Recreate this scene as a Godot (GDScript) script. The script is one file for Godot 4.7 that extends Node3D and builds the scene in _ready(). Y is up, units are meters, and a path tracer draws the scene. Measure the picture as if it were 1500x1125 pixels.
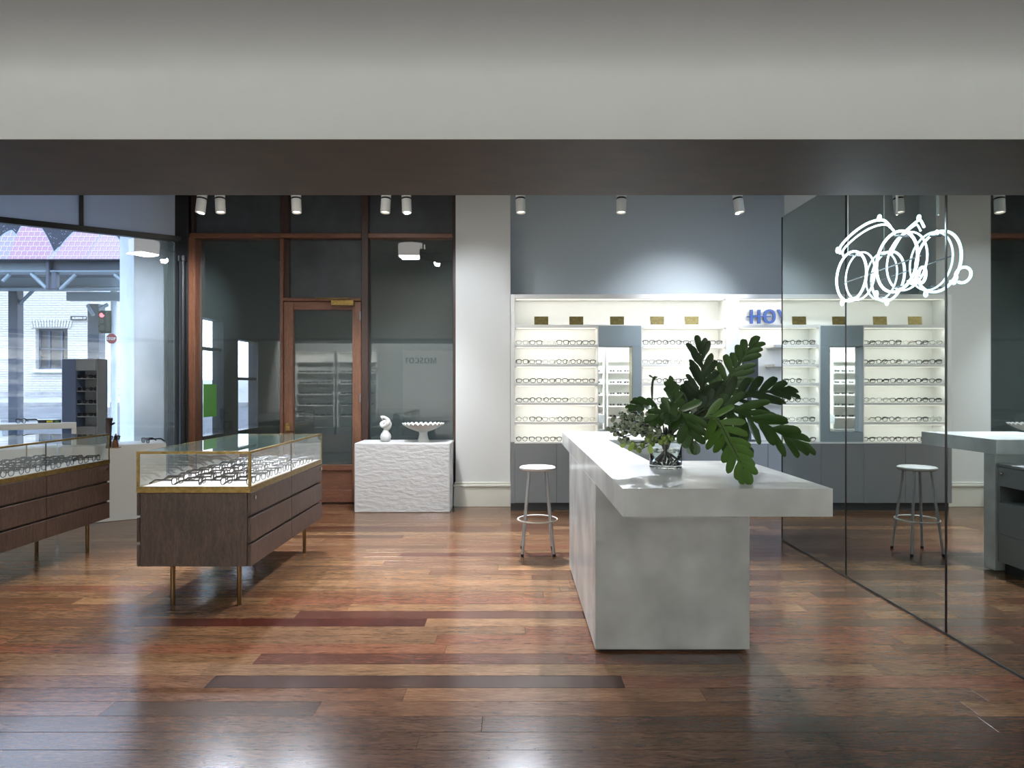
extends Node3D
# An optician's shop seen from the neighbouring room through a wide opening.
# The camera stands at (0, 1.35, 0) and looks along -z; "d" below is the distance in front of it.

const EYE := 1.35
var used := {}
var M := {}
var rng := RandomNumberGenerator.new()

# ------------------------------------------------------------------ pixels to points (for reading sizes off the photo)
func P(px: float, py: float, d: float) -> Vector3:
	return Vector3((px - 752.0) * d * 0.001, EYE - (py - 565.0) * d * 0.001, -d)

# ------------------------------------------------------------------ naming
func numbered(called: String) -> String:
	if not used.has(called):
		used[called] = 0
		return called
	used[called] += 1
	return "%s_%03d" % [called, used[called]]

func tag(o: Node3D, label: String, category := "", group := "", kind := "") -> Node3D:
	if label != "": o.set_meta("label", label)
	if category != "": o.set_meta("category", category)
	if group != "": o.set_meta("group", group)
	if kind != "": o.set_meta("kind", kind)
	return o

func thing(called: String, label: String, category: String, at := Vector3.ZERO, turn := 0.0, group := "") -> Node3D:
	var o := Node3D.new()
	o.name = numbered(called)
	add_child(o)
	o.position = at
	o.rotation.y = turn
	tag(o, label, category, group)
	return o

func struct_root(called: String, label := "") -> Node3D:
	var o := Node3D.new()
	o.name = numbered(called)
	add_child(o)
	tag(o, label, "", "", "structure")
	return o

func obj(called: String, mesh: Mesh, m: Material, parent: Node3D = null, at := Vector3.ZERO, basis := Basis.IDENTITY) -> MeshInstance3D:
	var o := MeshInstance3D.new()
	o.mesh = mesh
	o.material_override = m
	o.transform = Transform3D(basis, at)
	o.cast_shadow = GeometryInstance3D.SHADOW_CASTING_SETTING_ON
	if parent == null:
		o.name = numbered(called)
		add_child(o)
	else:
		o.name = called
		parent.add_child(o, true)
	return o

func struct(called: String, mesh: Mesh, m: Material, label := "", at := Vector3.ZERO) -> MeshInstance3D:
	var o := obj(called, mesh, m, null, at)
	tag(o, label, "", "", "structure")
	return o

func dup(o: Node3D, label: String, at: Vector3, turn := 0.0) -> Node3D:
	var base := String(o.name).rstrip("0123456789").trim_suffix("_")
	var c: Node3D = o.duplicate()
	c.name = numbered(base)
	add_child(c)
	c.position = at
	c.rotation = Vector3(0, turn, 0)
	c.set_meta("label", label)
	return c

# ------------------------------------------------------------------ mesh helpers
func begin() -> SurfaceTool:
	var st := SurfaceTool.new()
	st.begin(Mesh.PRIMITIVE_TRIANGLES)
	return st

func tri(st: SurfaceTool, a: Vector3, b: Vector3, c: Vector3, n: Vector3) -> void:
	if (b - a).cross(c - a).dot(n) > 0.0:
		var t := b
		b = c
		c = t
	for v in [a, b, c]:
		st.set_normal(n)
		st.add_vertex(v)

func quad(st: SurfaceTool, a: Vector3, b: Vector3, c: Vector3, d: Vector3, n := Vector3.ZERO) -> void:
	if n == Vector3.ZERO:
		n = (c - a).cross(d - b).normalized()
	tri(st, a, b, c, n)
	tri(st, a, c, d, n)

# triangle with its own normals and uvs
func tri_n(st: SurfaceTool, v: Array, n: Array, uv: Array = []) -> void:
	var order := [0, 1, 2]
	var face: Vector3 = (v[1] - v[0]).cross(v[2] - v[0])
	if face.dot(n[0] + n[1] + n[2]) > 0.0:
		order = [0, 2, 1]
	for k in order:
		st.set_normal(n[k])
		if uv.size(): st.set_uv(uv[k])
		st.add_vertex(v[k])

# bevelled box: centre, size, chamfer
func box(st: SurfaceTool, c: Vector3, s: Vector3, b := 0.0, bs := Basis.IDENTITY) -> void:
	var h := s * 0.5
	b = minf(b, minf(h.x, minf(h.y, h.z)) * 0.9)
	var ax := [Vector3.RIGHT, Vector3.UP, Vector3.BACK]
	for i in 3:
		var j := (i + 1) % 3
		var k := (i + 2) % 3
		for sg in [-1.0, 1.0]:
			var n: Vector3 = ax[i] * sg
			var o: Vector3 = n * h[i]
			var u: Vector3 = ax[j] * (h[j] - b)
			var w: Vector3 = ax[k] * (h[k] - b)
			quad(st, c + bs * (o - u - w), c + bs * (o + u - w), c + bs * (o + u + w), c + bs * (o - u + w), bs * n)
	if b <= 0.0:
		return
	for i in 3:
		var j := (i + 1) % 3
		var k := (i + 2) % 3
		for sj in [-1.0, 1.0]:
			for sk in [-1.0, 1.0]:
				var l: Vector3 = ax[i] * (h[i] - b)
				var a1: Vector3 = ax[j] * sj * h[j] + ax[k] * sk * (h[k] - b)
				var a2: Vector3 = ax[j] * sj * (h[j] - b) + ax[k] * sk * h[k]
				quad(st, c + bs * (a1 - l), c + bs * (a1 + l), c + bs * (a2 + l), c + bs * (a2 - l), bs * (ax[j] * sj + ax[k] * sk).normalized())
	for sx in [-1.0, 1.0]:
		for sy in [-1.0, 1.0]:
			for sz in [-1.0, 1.0]:
				var g := Vector3(sx, sy, sz)
				var p0 := Vector3(h.x, h.y - b, h.z - b) * g
				var p1 := Vector3(h.x - b, h.y, h.z - b) * g
				var p2 := Vector3(h.x - b, h.y - b, h.z) * g
				tri(st, c + bs * p0, c + bs * p1, c + bs * p2, bs * g.normalized())

func box_mesh(c: Vector3, s: Vector3, b := 0.0, bs := Basis.IDENTITY) -> ArrayMesh:
	var st := begin()
	box(st, c, s, b, bs)
	return st.commit()

# box from x0..x1, y0..y1 and d0..d1 (distances in front of the camera)
func span(x0: float, x1: float, y0: float, y1: float, d0: float, d1: float, b := 0.0) -> ArrayMesh:
	return box_mesh(Vector3((x0 + x1) * 0.5, (y0 + y1) * 0.5, -(d0 + d1) * 0.5), Vector3(absf(x1 - x0), absf(y1 - y0), absf(d1 - d0)), b)

func span_in(st: SurfaceTool, x0: float, x1: float, y0: float, y1: float, d0: float, d1: float, b := 0.0) -> void:
	box(st, Vector3((x0 + x1) * 0.5, (y0 + y1) * 0.5, -(d0 + d1) * 0.5), Vector3(absf(x1 - x0), absf(y1 - y0), absf(d1 - d0)), b)

# vertical extrusion of a plan outline (points as Vector2(x, d)), convex pieces joined by the caller or triangulated here
func plan(st: SurfaceTool, pts: PackedVector2Array, y0: float, y1: float) -> void:
	var idx := Geometry2D.triangulate_polygon(pts)
	for k in range(0, idx.size(), 3):
		var a := pts[idx[k]]
		var b := pts[idx[k + 1]]
		var c := pts[idx[k + 2]]
		tri(st, Vector3(a.x, y1, -a.y), Vector3(b.x, y1, -b.y), Vector3(c.x, y1, -c.y), Vector3.UP)
		tri(st, Vector3(a.x, y0, -a.y), Vector3(b.x, y0, -b.y), Vector3(c.x, y0, -c.y), Vector3.DOWN)
	var cw := Geometry2D.is_polygon_clockwise(pts)
	for k in pts.size():
		var a := pts[k]
		var b := pts[(k + 1) % pts.size()]
		var e := (b - a).normalized()
		var n2 := Vector2(e.y, -e.x) * (-1.0 if cw else 1.0)
		# n2 points outwards in (x, d)
		quad(st, Vector3(a.x, y0, -a.y), Vector3(b.x, y0, -b.y), Vector3(b.x, y1, -b.y), Vector3(a.x, y1, -a.y), Vector3(n2.x, 0, -n2.y))

# tube along points, radii one or many, optional closed loop
func tube(st: SurfaceTool, pts: Array, r: Variant, sides := 8, closed := false, squash := 1.0, caps := true) -> void:
	var n := pts.size()
	var rings := []
	var norms := []
	var up := Vector3.UP
	var t0: Vector3 = (pts[1] - pts[0]).normalized()
	if absf(t0.dot(up)) > 0.9:
		up = Vector3.RIGHT
	var side := t0.cross(up).normalized()
	for i in n:
		var t: Vector3
		if closed:
			t = (pts[(i + 1) % n] - pts[(i + n - 1) % n]).normalized()
		elif i == 0:
			t = (pts[1] - pts[0]).normalized()
		elif i == n - 1:
			t = (pts[n - 1] - pts[n - 2]).normalized()
		else:
			t = (pts[i + 1] - pts[i - 1]).normalized()
		side = (side - t * side.dot(t)).normalized()
		var b := t.cross(side)
		var rad: float = r[i] if r is Array else r
		var ring := []
		var nn := []
		for k in sides:
			var a := TAU * k / sides
			var dirv := side * cos(a) + b * sin(a) * squash
			ring.append(pts[i] + dirv * rad)
			nn.append((side * cos(a) + b * sin(a)).normalized())
		rings.append(ring)
		norms.append(nn)
	var m := n if closed else n - 1
	for i in m:
		var j := (i + 1) % n
		for k in sides:
			var l := (k + 1) % sides
			tri_n(st, [rings[i][k], rings[j][k], rings[j][l]], [norms[i][k], norms[j][k], norms[j][l]])
			tri_n(st, [rings[i][k], rings[j][l], rings[i][l]], [norms[i][k], norms[j][l], norms[i][l]])
	if not closed and caps:
		for e in [0, n - 1]:
			var nrm: Vector3 = (pts[0] - pts[1]).normalized() if e == 0 else (pts[n - 1] - pts[n - 2]).normalized()
			for k in range(1, sides - 1):
				tri(st, rings[e][0], rings[e][k], rings[e][k + 1], nrm)

# lathe of a profile [Vector2(radius, y)...] round y
func lathe(st: SurfaceTool, prof: Array, seg := 32, at := Vector3.ZERO, wave: Variant = null) -> void:
	var pn := []
	for i in prof.size():
		var a: Vector2 = prof[maxi(i - 1, 0)]
		var b: Vector2 = prof[mini(i + 1, prof.size() - 1)]
		var t := (b - a).normalized()
		pn.append(Vector2(t.y, -t.x))
	for i in prof.size() - 1:
		# a sharp corner gets its own normals
		var e: Vector2 = (prof[i + 1] - prof[i]).normalized()
		var fn := Vector2(e.y, -e.x)
		var n0: Vector2 = pn[i] if pn[i].dot(fn) > 0.8 else fn
		var n1: Vector2 = pn[i + 1] if pn[i + 1].dot(fn) > 0.8 else fn
		for k in seg:
			var a0 := TAU * k / seg
			var a1 := TAU * (k + 1) / seg
			var v := []
			var n := []
			for q in [[i, a0, n0], [i + 1, a0, n1], [i + 1, a1, n1], [i, a1, n0]]:
				var pr: Vector2 = prof[q[0]]
				if wave != null:
					pr = wave.call(pr, q[1], q[0])
				v.append(at + Vector3(cos(q[1]) * pr.x, pr.y, sin(q[1]) * pr.x))
				n.append(Vector3(cos(q[1]) * q[2].x, q[2].y, sin(q[1]) * q[2].x))
			tri_n(st, [v[0], v[1], v[2]], [n[0], n[1], n[2]])
			tri_n(st, [v[0], v[2], v[3]], [n[0], n[2], n[3]])

func blob(st: SurfaceTool, c: Vector3, r: Vector3, seg := 10, rows := 6, bs := Basis.IDENTITY) -> void:
	for i in rows:
		for k in seg:
			var v := []
			var n := []
			for q in [[i, k], [i + 1, k], [i + 1, k + 1], [i, k + 1]]:
				var th: float = PI * q[0] / rows
				var ph: float = TAU * q[1] / seg
				var d := Vector3(sin(th) * cos(ph), cos(th), sin(th) * sin(ph))
				v.append(c + bs * (d * r))
				n.append((bs * (d / r)).normalized())
			if i > 0: tri_n(st, [v[0], v[1], v[3]], [n[0], n[1], n[3]])
			if i < rows - 1: tri_n(st, [v[1], v[2], v[3]], [n[1], n[2], n[3]])

func curve(pts: Array, n: int) -> Array:
	# Catmull-Rom through the points
	var out := []
	var m := pts.size()
	for i in n + 1:
		var t := float(i) / n * (m - 1)
		var k := mini(int(t), m - 2)
		var f := t - k
		var p0: Vector3 = pts[maxi(k - 1, 0)]
		var p1: Vector3 = pts[k]
		var p2: Vector3 = pts[k + 1]
		var p3: Vector3 = pts[mini(k + 2, m - 1)]
		out.append(p1.cubic_interpolate(p2, p0, p3, f))
	return out

func text_mesh(words: String, height: float, depth: float, bold := true) -> TextMesh:
	var t := TextMesh.new()
	t.text = words
	var f := SystemFont.new()
	f.font_names = PackedStringArray(["Droid Sans"])
	if bold: f.font_weight = 700
	t.font = f
	t.font_size = 64
	t.pixel_size = height / 46.0
	t.depth = depth
	t.curve_step = 2.0
	return t

# ------------------------------------------------------------------ materials
func mat(r: float, g: float, b: float, rough := 0.6, metal := 0.0) -> StandardMaterial3D:
	var m := StandardMaterial3D.new()
	m.albedo_color = Color(r, g, b)
	m.roughness = rough
	m.metallic = metal
	return m

func glow(c: Color, e: float) -> StandardMaterial3D:
	var m := mat(0.9, 0.9, 0.9, 0.6)
	m.emission_enabled = true
	m.emission = c
	m.emission_energy_multiplier = e
	return m

func pane(a := 0.04, tint := Color(0.75, 0.85, 0.82), rough := 0.0) -> StandardMaterial3D:
	var m := StandardMaterial3D.new()
	m.albedo_color = Color(tint.r, tint.g, tint.b, a)
	m.transparency = BaseMaterial3D.TRANSPARENCY_ALPHA
	m.roughness = rough
	m.metallic_specular = 0.5
	return m

# greyscale picture of stretched noise, lo..hi
func noise_image(w: int, h: int, fx: float, fy: float, sd: int, lo: float, hi: float, oct := 4, power := 1.0) -> Image:
	var n := FastNoiseLite.new()
	n.seed = sd
	n.noise_type = FastNoiseLite.TYPE_SIMPLEX_SMOOTH
	n.frequency = 1.0
	n.fractal_octaves = oct
	var im := Image.create(w, h, false, Image.FORMAT_RGB8)
	for y in h:
		for x in w:
			# wraps in both directions
			var u := float(x) / w * TAU
			var v := float(y) / h
			var q := n.get_noise_3d(cos(u) * fx, sin(u) * fx, v * fy)
			var q2 := n.get_noise_3d(cos(u) * fx, sin(u) * fx, (v - 1.0) * fy)
			var f := lerpf(q, q2, smoothstep(0.75, 1.0, v))
			var g := lerpf(lo, hi, pow(clampf(f * 0.9 + 0.5, 0.0, 1.0), power))
			im.set_pixel(x, y, Color(g, g, g))
	return im

func tex(im: Image) -> ImageTexture:
	im.generate_mipmaps()
	return ImageTexture.create_from_image(im)

# wood grain running along u: long streaks plus a few pores
func wood_image(w: int, h: int, sd: int, lo: float, sway := 5.0) -> Image:
	var n := FastNoiseLite.new()
	n.seed = sd
	n.frequency = 1.0
	n.fractal_octaves = 4
	var n2 := FastNoiseLite.new()
	n2.seed = sd + 7
	n2.frequency = 1.0
	n2.fractal_octaves = 3
	var im := Image.create(w, h, false, Image.FORMAT_RGB8)
	for y in h:
		for x in w:
			var u := float(x) / w * TAU
			var v := float(y) / h
			var warp := n2.get_noise_3d(cos(u) * 0.8, sin(u) * 0.8, v * 3.0)
			var a := n.get_noise_3d(cos(u) * 0.6, sin(u) * 0.6, v * 26.0 + warp * sway)
			var b := n.get_noise_3d(cos(u) * 4.0 + 9.0, sin(u) * 4.0, v * 110.0)
			var f := clampf(0.6 + a * 0.36 + b * 0.5 + warp * 0.18, 0.0, 1.0)
			var g := lerpf(lo, 1.0, f)
			im.set_pixel(x, y, Color(g, g * lerpf(0.94, 1.0, f), g * lerpf(0.88, 1.0, f)))
	return im

func tri_tex(m: StandardMaterial3D, t: Texture2D, scale: Vector3, world := true) -> StandardMaterial3D:
	m.albedo_texture = t
	m.uv1_triplanar = true
	m.uv1_world_triplanar = world
	m.uv1_scale = scale
	return m

func make_materials() -> void:
	var grain := tex(wood_image(1024, 256, 3, 0.50, 2.0))
	var cloud := noise_image(256, 256, 0.7, 3.5, 21, 0.84, 1.0, 5)
	M.cloud = tex(cloud)
	M.board = mat(1, 1, 1, 0.19)
	M.board.vertex_color_use_as_albedo = true
	M.board.albedo_texture = grain
	M.board.metallic_specular = 0.5
	M.subfloor = mat(0.16, 0.10, 0.075, 0.35)
	M.white_wall = mat(0.74, 0.745, 0.725, 0.85)
	M.pier_wall = mat(0.80, 0.80, 0.78, 0.8)
	M.grey_wall = mat(0.64, 0.665, 0.67, 0.85)
	M.base_white = mat(0.82, 0.81, 0.76, 0.5)
	M.ceiling = mat(0.72, 0.72, 0.70, 0.9)
	M.ceiling_dark = mat(0.34, 0.34, 0.335, 0.9)
	M.soffit = tri_tex(mat(0.27, 0.205, 0.13, 0.6), M.cloud, Vector3(0.9, 0.9, 2.2))
	M.walnut = tri_tex(mat(0.37, 0.29, 0.245, 0.45), grain, Vector3(1.2, 1.2, 1.2), true)
	# the walnut grain stands upright: turn the picture
	var wi := wood_image(256, 256, 11, 0.50, 1.2)
	wi.rotate_90(CLOCKWISE)
	M.walnut.albedo_texture = tex(wi)
	M.walnut.uv1_scale = Vector3(1.6, 0.9, 1.6)
	M.joinery = tri_tex(mat(0.55, 0.37, 0.27, 0.38), M.walnut.albedo_texture, Vector3(4.0, 0.7, 4.0))
	var hi := wood_image(256, 128, 15, 0.5, 1.5)
	M.joinery_flat = tri_tex(mat(0.53, 0.345, 0.25, 0.38), tex(hi), Vector3(0.7, 4.0, 4.0))
	M.joinery_dark = tri_tex(mat(0.27, 0.17, 0.13, 0.4), M.walnut.albedo_texture, Vector3(4.0, 0.7, 4.0))
	var bi := noise_image(128, 128, 1.2, 8.0, 44, 0.75, 1.0, 4)
	M.brass = tri_tex(mat(0.66, 0.55, 0.33, 0.32, 1.0), tex(bi), Vector3(3, 3, 3))
	M.brass_leg = mat(0.46, 0.36, 0.24, 0.35, 1.0)
	M.chrome = mat(0.8, 0.8, 0.79, 0.15, 1.0)
	M.steel = mat(0.55, 0.56, 0.57, 0.35, 1.0)
	var ci := noise_image(256, 256, 0.7, 4.0, 60, 0.80, 1.0, 4)
	M.concrete = tri_tex(mat(0.845, 0.855, 0.845, 0.24), tex(ci), Vector3(0.5, 0.5, 0.5))
	M.concrete.roughness = 0.24
	M.laminate = mat(0.49, 0.50, 0.50, 0.45)
	M.laminate_white = mat(0.88, 0.88, 0.86, 0.4)
	M.panel_grey = mat(0.55, 0.60, 0.62, 0.5)
	M.kick = mat(0.22, 0.225, 0.225, 0.5)
	M.black = mat(0.02, 0.02, 0.022, 0.4)
	M.cabinet_grey = mat(0.50, 0.51, 0.52, 0.5)
	M.cabinet_blue = mat(0.34, 0.39, 0.50, 0.5)
	M.dark = mat(0.055, 0.06, 0.07, 0.5)
	M.slate = tri_tex(mat(0.25, 0.27, 0.285, 0.5), M.cloud, Vector3(1, 1, 1))
	M.navy = mat(0.10, 0.115, 0.145, 0.4)
	M.lobby = mat(0.23, 0.25, 0.27, 0.8)
	M.mirror = mat(0.80, 0.83, 0.82, 0.015, 1.0)
	M.mirror_dim = mat(0.93, 0.95, 0.94, 0.02, 1.0)
	M.pane = pane()
	M.pane_green = pane(0.06, Color(0.62, 0.80, 0.74))
	M.glass_edge = pane(0.5, Color(0.30, 0.48, 0.42))
	M.tray = mat(0.93, 0.93, 0.90, 0.6)
	var pi := noise_image(512, 512, 1.3, 20.0, 80, 0.0, 1.0, 4)
	M.plaster = mat(0.83, 0.83, 0.82, 0.85)
	M.plaster.heightmap_enabled = true
	M.plaster.heightmap_texture = tex(pi)
	M.plaster.heightmap_scale = 0.4
	M.plaster.uv1_triplanar = true
	M.plaster.uv1_world_triplanar = true
	M.plaster.uv1_scale = Vector3(1.1, 1.1, 1.1)
	M.ceramic = mat(0.86, 0.86, 0.84, 0.45)
	M.stool = mat(0.78, 0.78, 0.76, 0.4)
	M.stool_leg = mat(0.62, 0.63, 0.63, 0.35, 0.2)
	M.rubber = mat(0.03, 0.03, 0.03, 0.7)
	M.led = glow(Color(1.0, 0.97, 0.91), 1.3)
	M.neon = glow(Color(0.80, 0.94, 1.0), 2.6)
	M.neon_glass = pane(0.25, Color(0.8, 0.9, 0.95))
	M.spot_white = mat(0.82, 0.82, 0.80, 0.45)
	M.spot_face = glow(Color(1.0, 0.96, 0.88), 2.2)
	M.shade = glow(Color(1.0, 0.98, 0.95), 3.0)
	M.blue = mat(0.19, 0.31, 0.58, 0.4)
	M.plaque = tri_tex(mat(0.52, 0.47, 0.30, 0.38, 0.85), M.brass.albedo_texture, Vector3(4, 4, 4))
	M.leaf_dark = mat(0.125, 0.19, 0.09, 0.33)
	M.leaf = mat(0.18, 0.28, 0.105, 0.33)
	M.leaf_light = mat(0.25, 0.37, 0.12, 0.34)
	for k in ["leaf_dark", "leaf", "leaf_light"]:
		M[k].backlight_enabled = true
		M[k].backlight = Color(0.06, 0.10, 0.025)
		M[k].cull_mode = BaseMaterial3D.CULL_DISABLED
	M.stem = mat(0.16, 0.20, 0.09, 0.5)
	M.stem_brown = mat(0.13, 0.10, 0.07, 0.6)
	M.bud = mat(0.50, 0.54, 0.44, 0.45)
	M.bud_cap = mat(0.16, 0.17, 0.12, 0.6)
	M.fruit = mat(0.42, 0.50, 0.20, 0.35)
	M.bract = mat(0.55, 0.64, 0.28, 0.5)
	M.vase = StandardMaterial3D.new()
	M.vase.albedo_color = Color(0.96, 0.98, 0.97, 0.0)
	M.vase.roughness = 0.0
	M.vase.refraction_enabled = true
	M.vase.refraction_scale = 0.05
	M.water = M.vase.duplicate()
	M.water.refraction_scale = 0.033
	# spectacle frames
	M.frame_black = mat(0.018, 0.018, 0.02, 0.25)
	M.frame_tortoise = tri_tex(mat(0.22, 0.12, 0.06, 0.25), tex(noise_image(64, 64, 1.4, 7.0, 91, 0.15, 1.0, 3)), Vector3(14, 14, 14), false)
	M.frame_clear = pane(0.45, Color(0.72, 0.72, 0.70))
	M.frame_clear.roughness = 0.1
	M.frame_gold = mat(0.55, 0.45, 0.28, 0.3, 1.0)
	M.frame_grey = mat(0.16, 0.165, 0.17, 0.35)
	M.lens = pane(0.06, Color(0.7, 0.75, 0.75))
	M.lens_dark = pane(0.80, Color(0.03, 0.035, 0.04))
	# the street
	M.asphalt = tri_tex(mat(0.40, 0.41, 0.43, 0.85), M.cloud, Vector3(0.3, 0.3, 0.3))
	M.paving = tri_tex(mat(0.62, 0.62, 0.62, 0.85), M.cloud, Vector3(0.4, 0.4, 0.4))
	M.line = mat(0.85, 0.85, 0.84, 0.7)
	M.steel_blue = mat(0.20, 0.25, 0.34, 0.5)
	M.steel_pale = mat(0.50, 0.57, 0.62, 0.5)
	M.steel_post = mat(0.20, 0.24, 0.32, 0.5)
	M.render_white = tri_tex(mat(0.80, 0.85, 0.90, 0.8), M.cloud, Vector3(0.3, 0.3, 0.3))
	M.purple = mat(0.20, 0.12, 0.42, 0.6)
	M.red_paint = mat(0.55, 0.08, 0.08, 0.5)
	M.green_sheet = mat(0.42, 0.66, 0.18, 0.7)
	M.green_sheet.backlight_enabled = true
	M.green_sheet.backlight = Color(0.4, 0.65, 0.15)
	M.film = mat(0.70, 0.72, 0.75, 0.7)
	M.film.backlight_enabled = true
	M.film.backlight = Color(0.64, 0.68, 0.73)
	# painted brickwork of the house across the street: shallow courses, too far to pick apart
	var br := Image.create(128, 128, false, Image.FORMAT_RGB8)
	br.fill(Color(1, 1, 1))
	for row in 16:
		br.fill_rect(Rect2i(0, row * 8, 128, 1), Color(0.2, 0.2, 0.2))
		for k in 5:
			br.fill_rect(Rect2i((k * 26 + (13 if row % 2 else 0)) % 128, row * 8, 1, 8), Color(0.2, 0.2, 0.2))
	M.brick_white = mat(0.70, 0.69, 0.67, 0.85)
	M.brick_white.heightmap_enabled = true
	M.brick_white.heightmap_texture = ImageTexture.create_from_image(br)
	M.brick_white.heightmap_scale = 3.0
	M.brick_white.uv1_triplanar = true
	M.brick_white.uv1_world_triplanar = true
	M.brick_white.uv1_scale = Vector3(0.75, 0.75, 0.75)

# ------------------------------------------------------------------ lights
func spot_light(at: Vector3, towards: Vector3, energy: float, angle: float, soft := 1.0, size := 0.04, c := Color(0.925, 0.95, 1.0)) -> void:
	var l := SpotLight3D.new()
	l.name = "spot_beam"
	add_child(l, true)
	var up := Vector3.UP if absf((towards - at).normalized().y) < 0.98 else Vector3.BACK
	l.look_at_from_position(at, towards, up)
	l.light_color = c
	l.light_energy = energy
	l.spot_range = 30.0
	l.spot_attenuation = 2.0
	l.spot_angle = angle
	l.spot_angle_attenuation = soft
	l.light_size = size
	l.shadow_enabled = true

func area_light(at: Vector3, towards: Vector3, size: Vector2, energy: float, c := Color(1.0, 0.99, 0.965), up := Vector3.BACK) -> void:
	var l := AreaLight3D.new()
	l.name = "strip_light"
	add_child(l, true)
	l.look_at_from_position(at, at + towards, up)
	l.area_size = size
	l.light_color = c
	l.light_energy = energy
	l.area_range = 20.0
	l.area_attenuation = 2.0
	l.shadow_enabled = true

func omni(at: Vector3, energy: float, size: float, c: Color) -> void:
	var l := OmniLight3D.new()
	l.name = "lamp_glow"
	add_child(l, true)
	l.position = at
	l.light_energy = energy
	l.light_color = c
	l.light_size = size
	l.omni_range = 30.0
	l.omni_attenuation = 2.0
	l.shadow_enabled = true

# ------------------------------------------------------------------ build
func _ready() -> void:
	rng.seed = 5
	# --- camera, sky, exposure
	var cam := Camera3D.new()
	cam.name = "camera"
	add_child(cam)
	cam.position = Vector3(0, EYE, 0)
	cam.projection = Camera3D.PROJECTION_FRUSTUM
	cam.near = 0.05
	cam.far = 200.0
	cam.size = 1.125 * 0.05
	cam.frustum_offset = Vector2(-0.002, 0.0025) * 0.05
	cam.current = true
	var env := Environment.new()
	var sky := Sky.new()
	var sm := ProceduralSkyMaterial.new()
	sm.sky_top_color = Color(0.74, 0.82, 0.93)
	sm.sky_horizon_color = Color(0.84, 0.90, 0.98)
	sm.ground_horizon_color = Color(0.6, 0.62, 0.66)
	sm.ground_bottom_color = Color(0.3, 0.31, 0.33)
	sm.sky_energy_multiplier = 2.3
	sky.sky_material = sm
	env.background_mode = Environment.BG_SKY
	env.sky = sky
	env.tonemap_mode = Environment.TONE_MAPPER_LINEAR
	env.tonemap_exposure = 1.0
	env.sdfgi_enabled = true
	env.ssao_enabled = true
	env.ssil_enabled = true
	var we := WorldEnvironment.new()
	we.name = "world_environment"
	we.environment = env
	add_child(we)
	make_materials()
	room_lights()
	# --- the large structure
	build_floor()
	build_shell()
	build_door_wall()
	build_street_window()
	build_mirror_wall()
	build_lobby()
	build_street()
	build_rear_wall()
	# --- things
	build_spots()
	build_shelf_wall()
	build_island()
	build_cases()
	build_stools()
	build_plaster_plinth()
	build_neon()
	build_window_display()
	build_bouquet()

const SPOTS := [[-2.96, -4.0], [-2.795, 5.0], [-2.07, 4.0], [-1.21, -2.0], [-1.02, 3.0], [0.065, 2.0], [1.03, -2.0], [2.13, 6.0]]
# what each ceiling spot is aimed at: x, y, d, energy, half angle
const AIMS := [
	[-4.15, 1.9, 7.9, 9.0, 30.0],
	[-1.95, 0.75, 5.0, 14.0, 34.0],
	[-1.7, 0.4, 4.6, 14.0, 36.0],
	[-1.3, 0.9, 7.4, 10.0, 38.0],
	[-0.4, 2.0, 7.6, 3.0, 40.0],
	[-0.1, 0.0, 5.0, 24.0, 42.0],
	[0.75, 0.95, 4.4, 24.0, 38.0],
	[1.9, 2.2, 7.6, 8.0, 36.0],
]

func room_lights() -> void:
	for k in 8:
		var a: Array = AIMS[k]
		var at := Vector3(SPOTS[k][0], 2.99, -6.5)
		spot_light(at, Vector3(a[0], a[1], -a[2]), a[3], a[4])
	# pendant drum
	area_light(Vector3(-1.66, 3.445, -4.5), Vector3.DOWN, Vector2(0.36, 0.36), 6.5)
	# a linear light washing the display units behind the camera
	# and a linear wall washer under the ceiling edge, turned to the bulkhead
	area_light(Vector3(-0.4, 2.475, -1.87), Vector3(0, 0.0, -1.0), Vector2(6.6, 0.03), 0.62, Color(0.97, 0.985, 1.0), Vector3.UP)
	area_light(Vector3(-1.2, 2.505, 2.2), Vector3(0, -0.62, 1.0), Vector2(9.0, 0.06), 105.0, Color(0.96, 0.98, 1.0), Vector3.UP)

# ------------------------------------------------------------------ floor
const WX := -3.75      # the corner where the street window meets the door wall
const WD := 7.7
const WSLOPE := 1.511

func window_x(d: float) -> float:
	return WX - WSLOPE * (WD - d)

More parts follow.
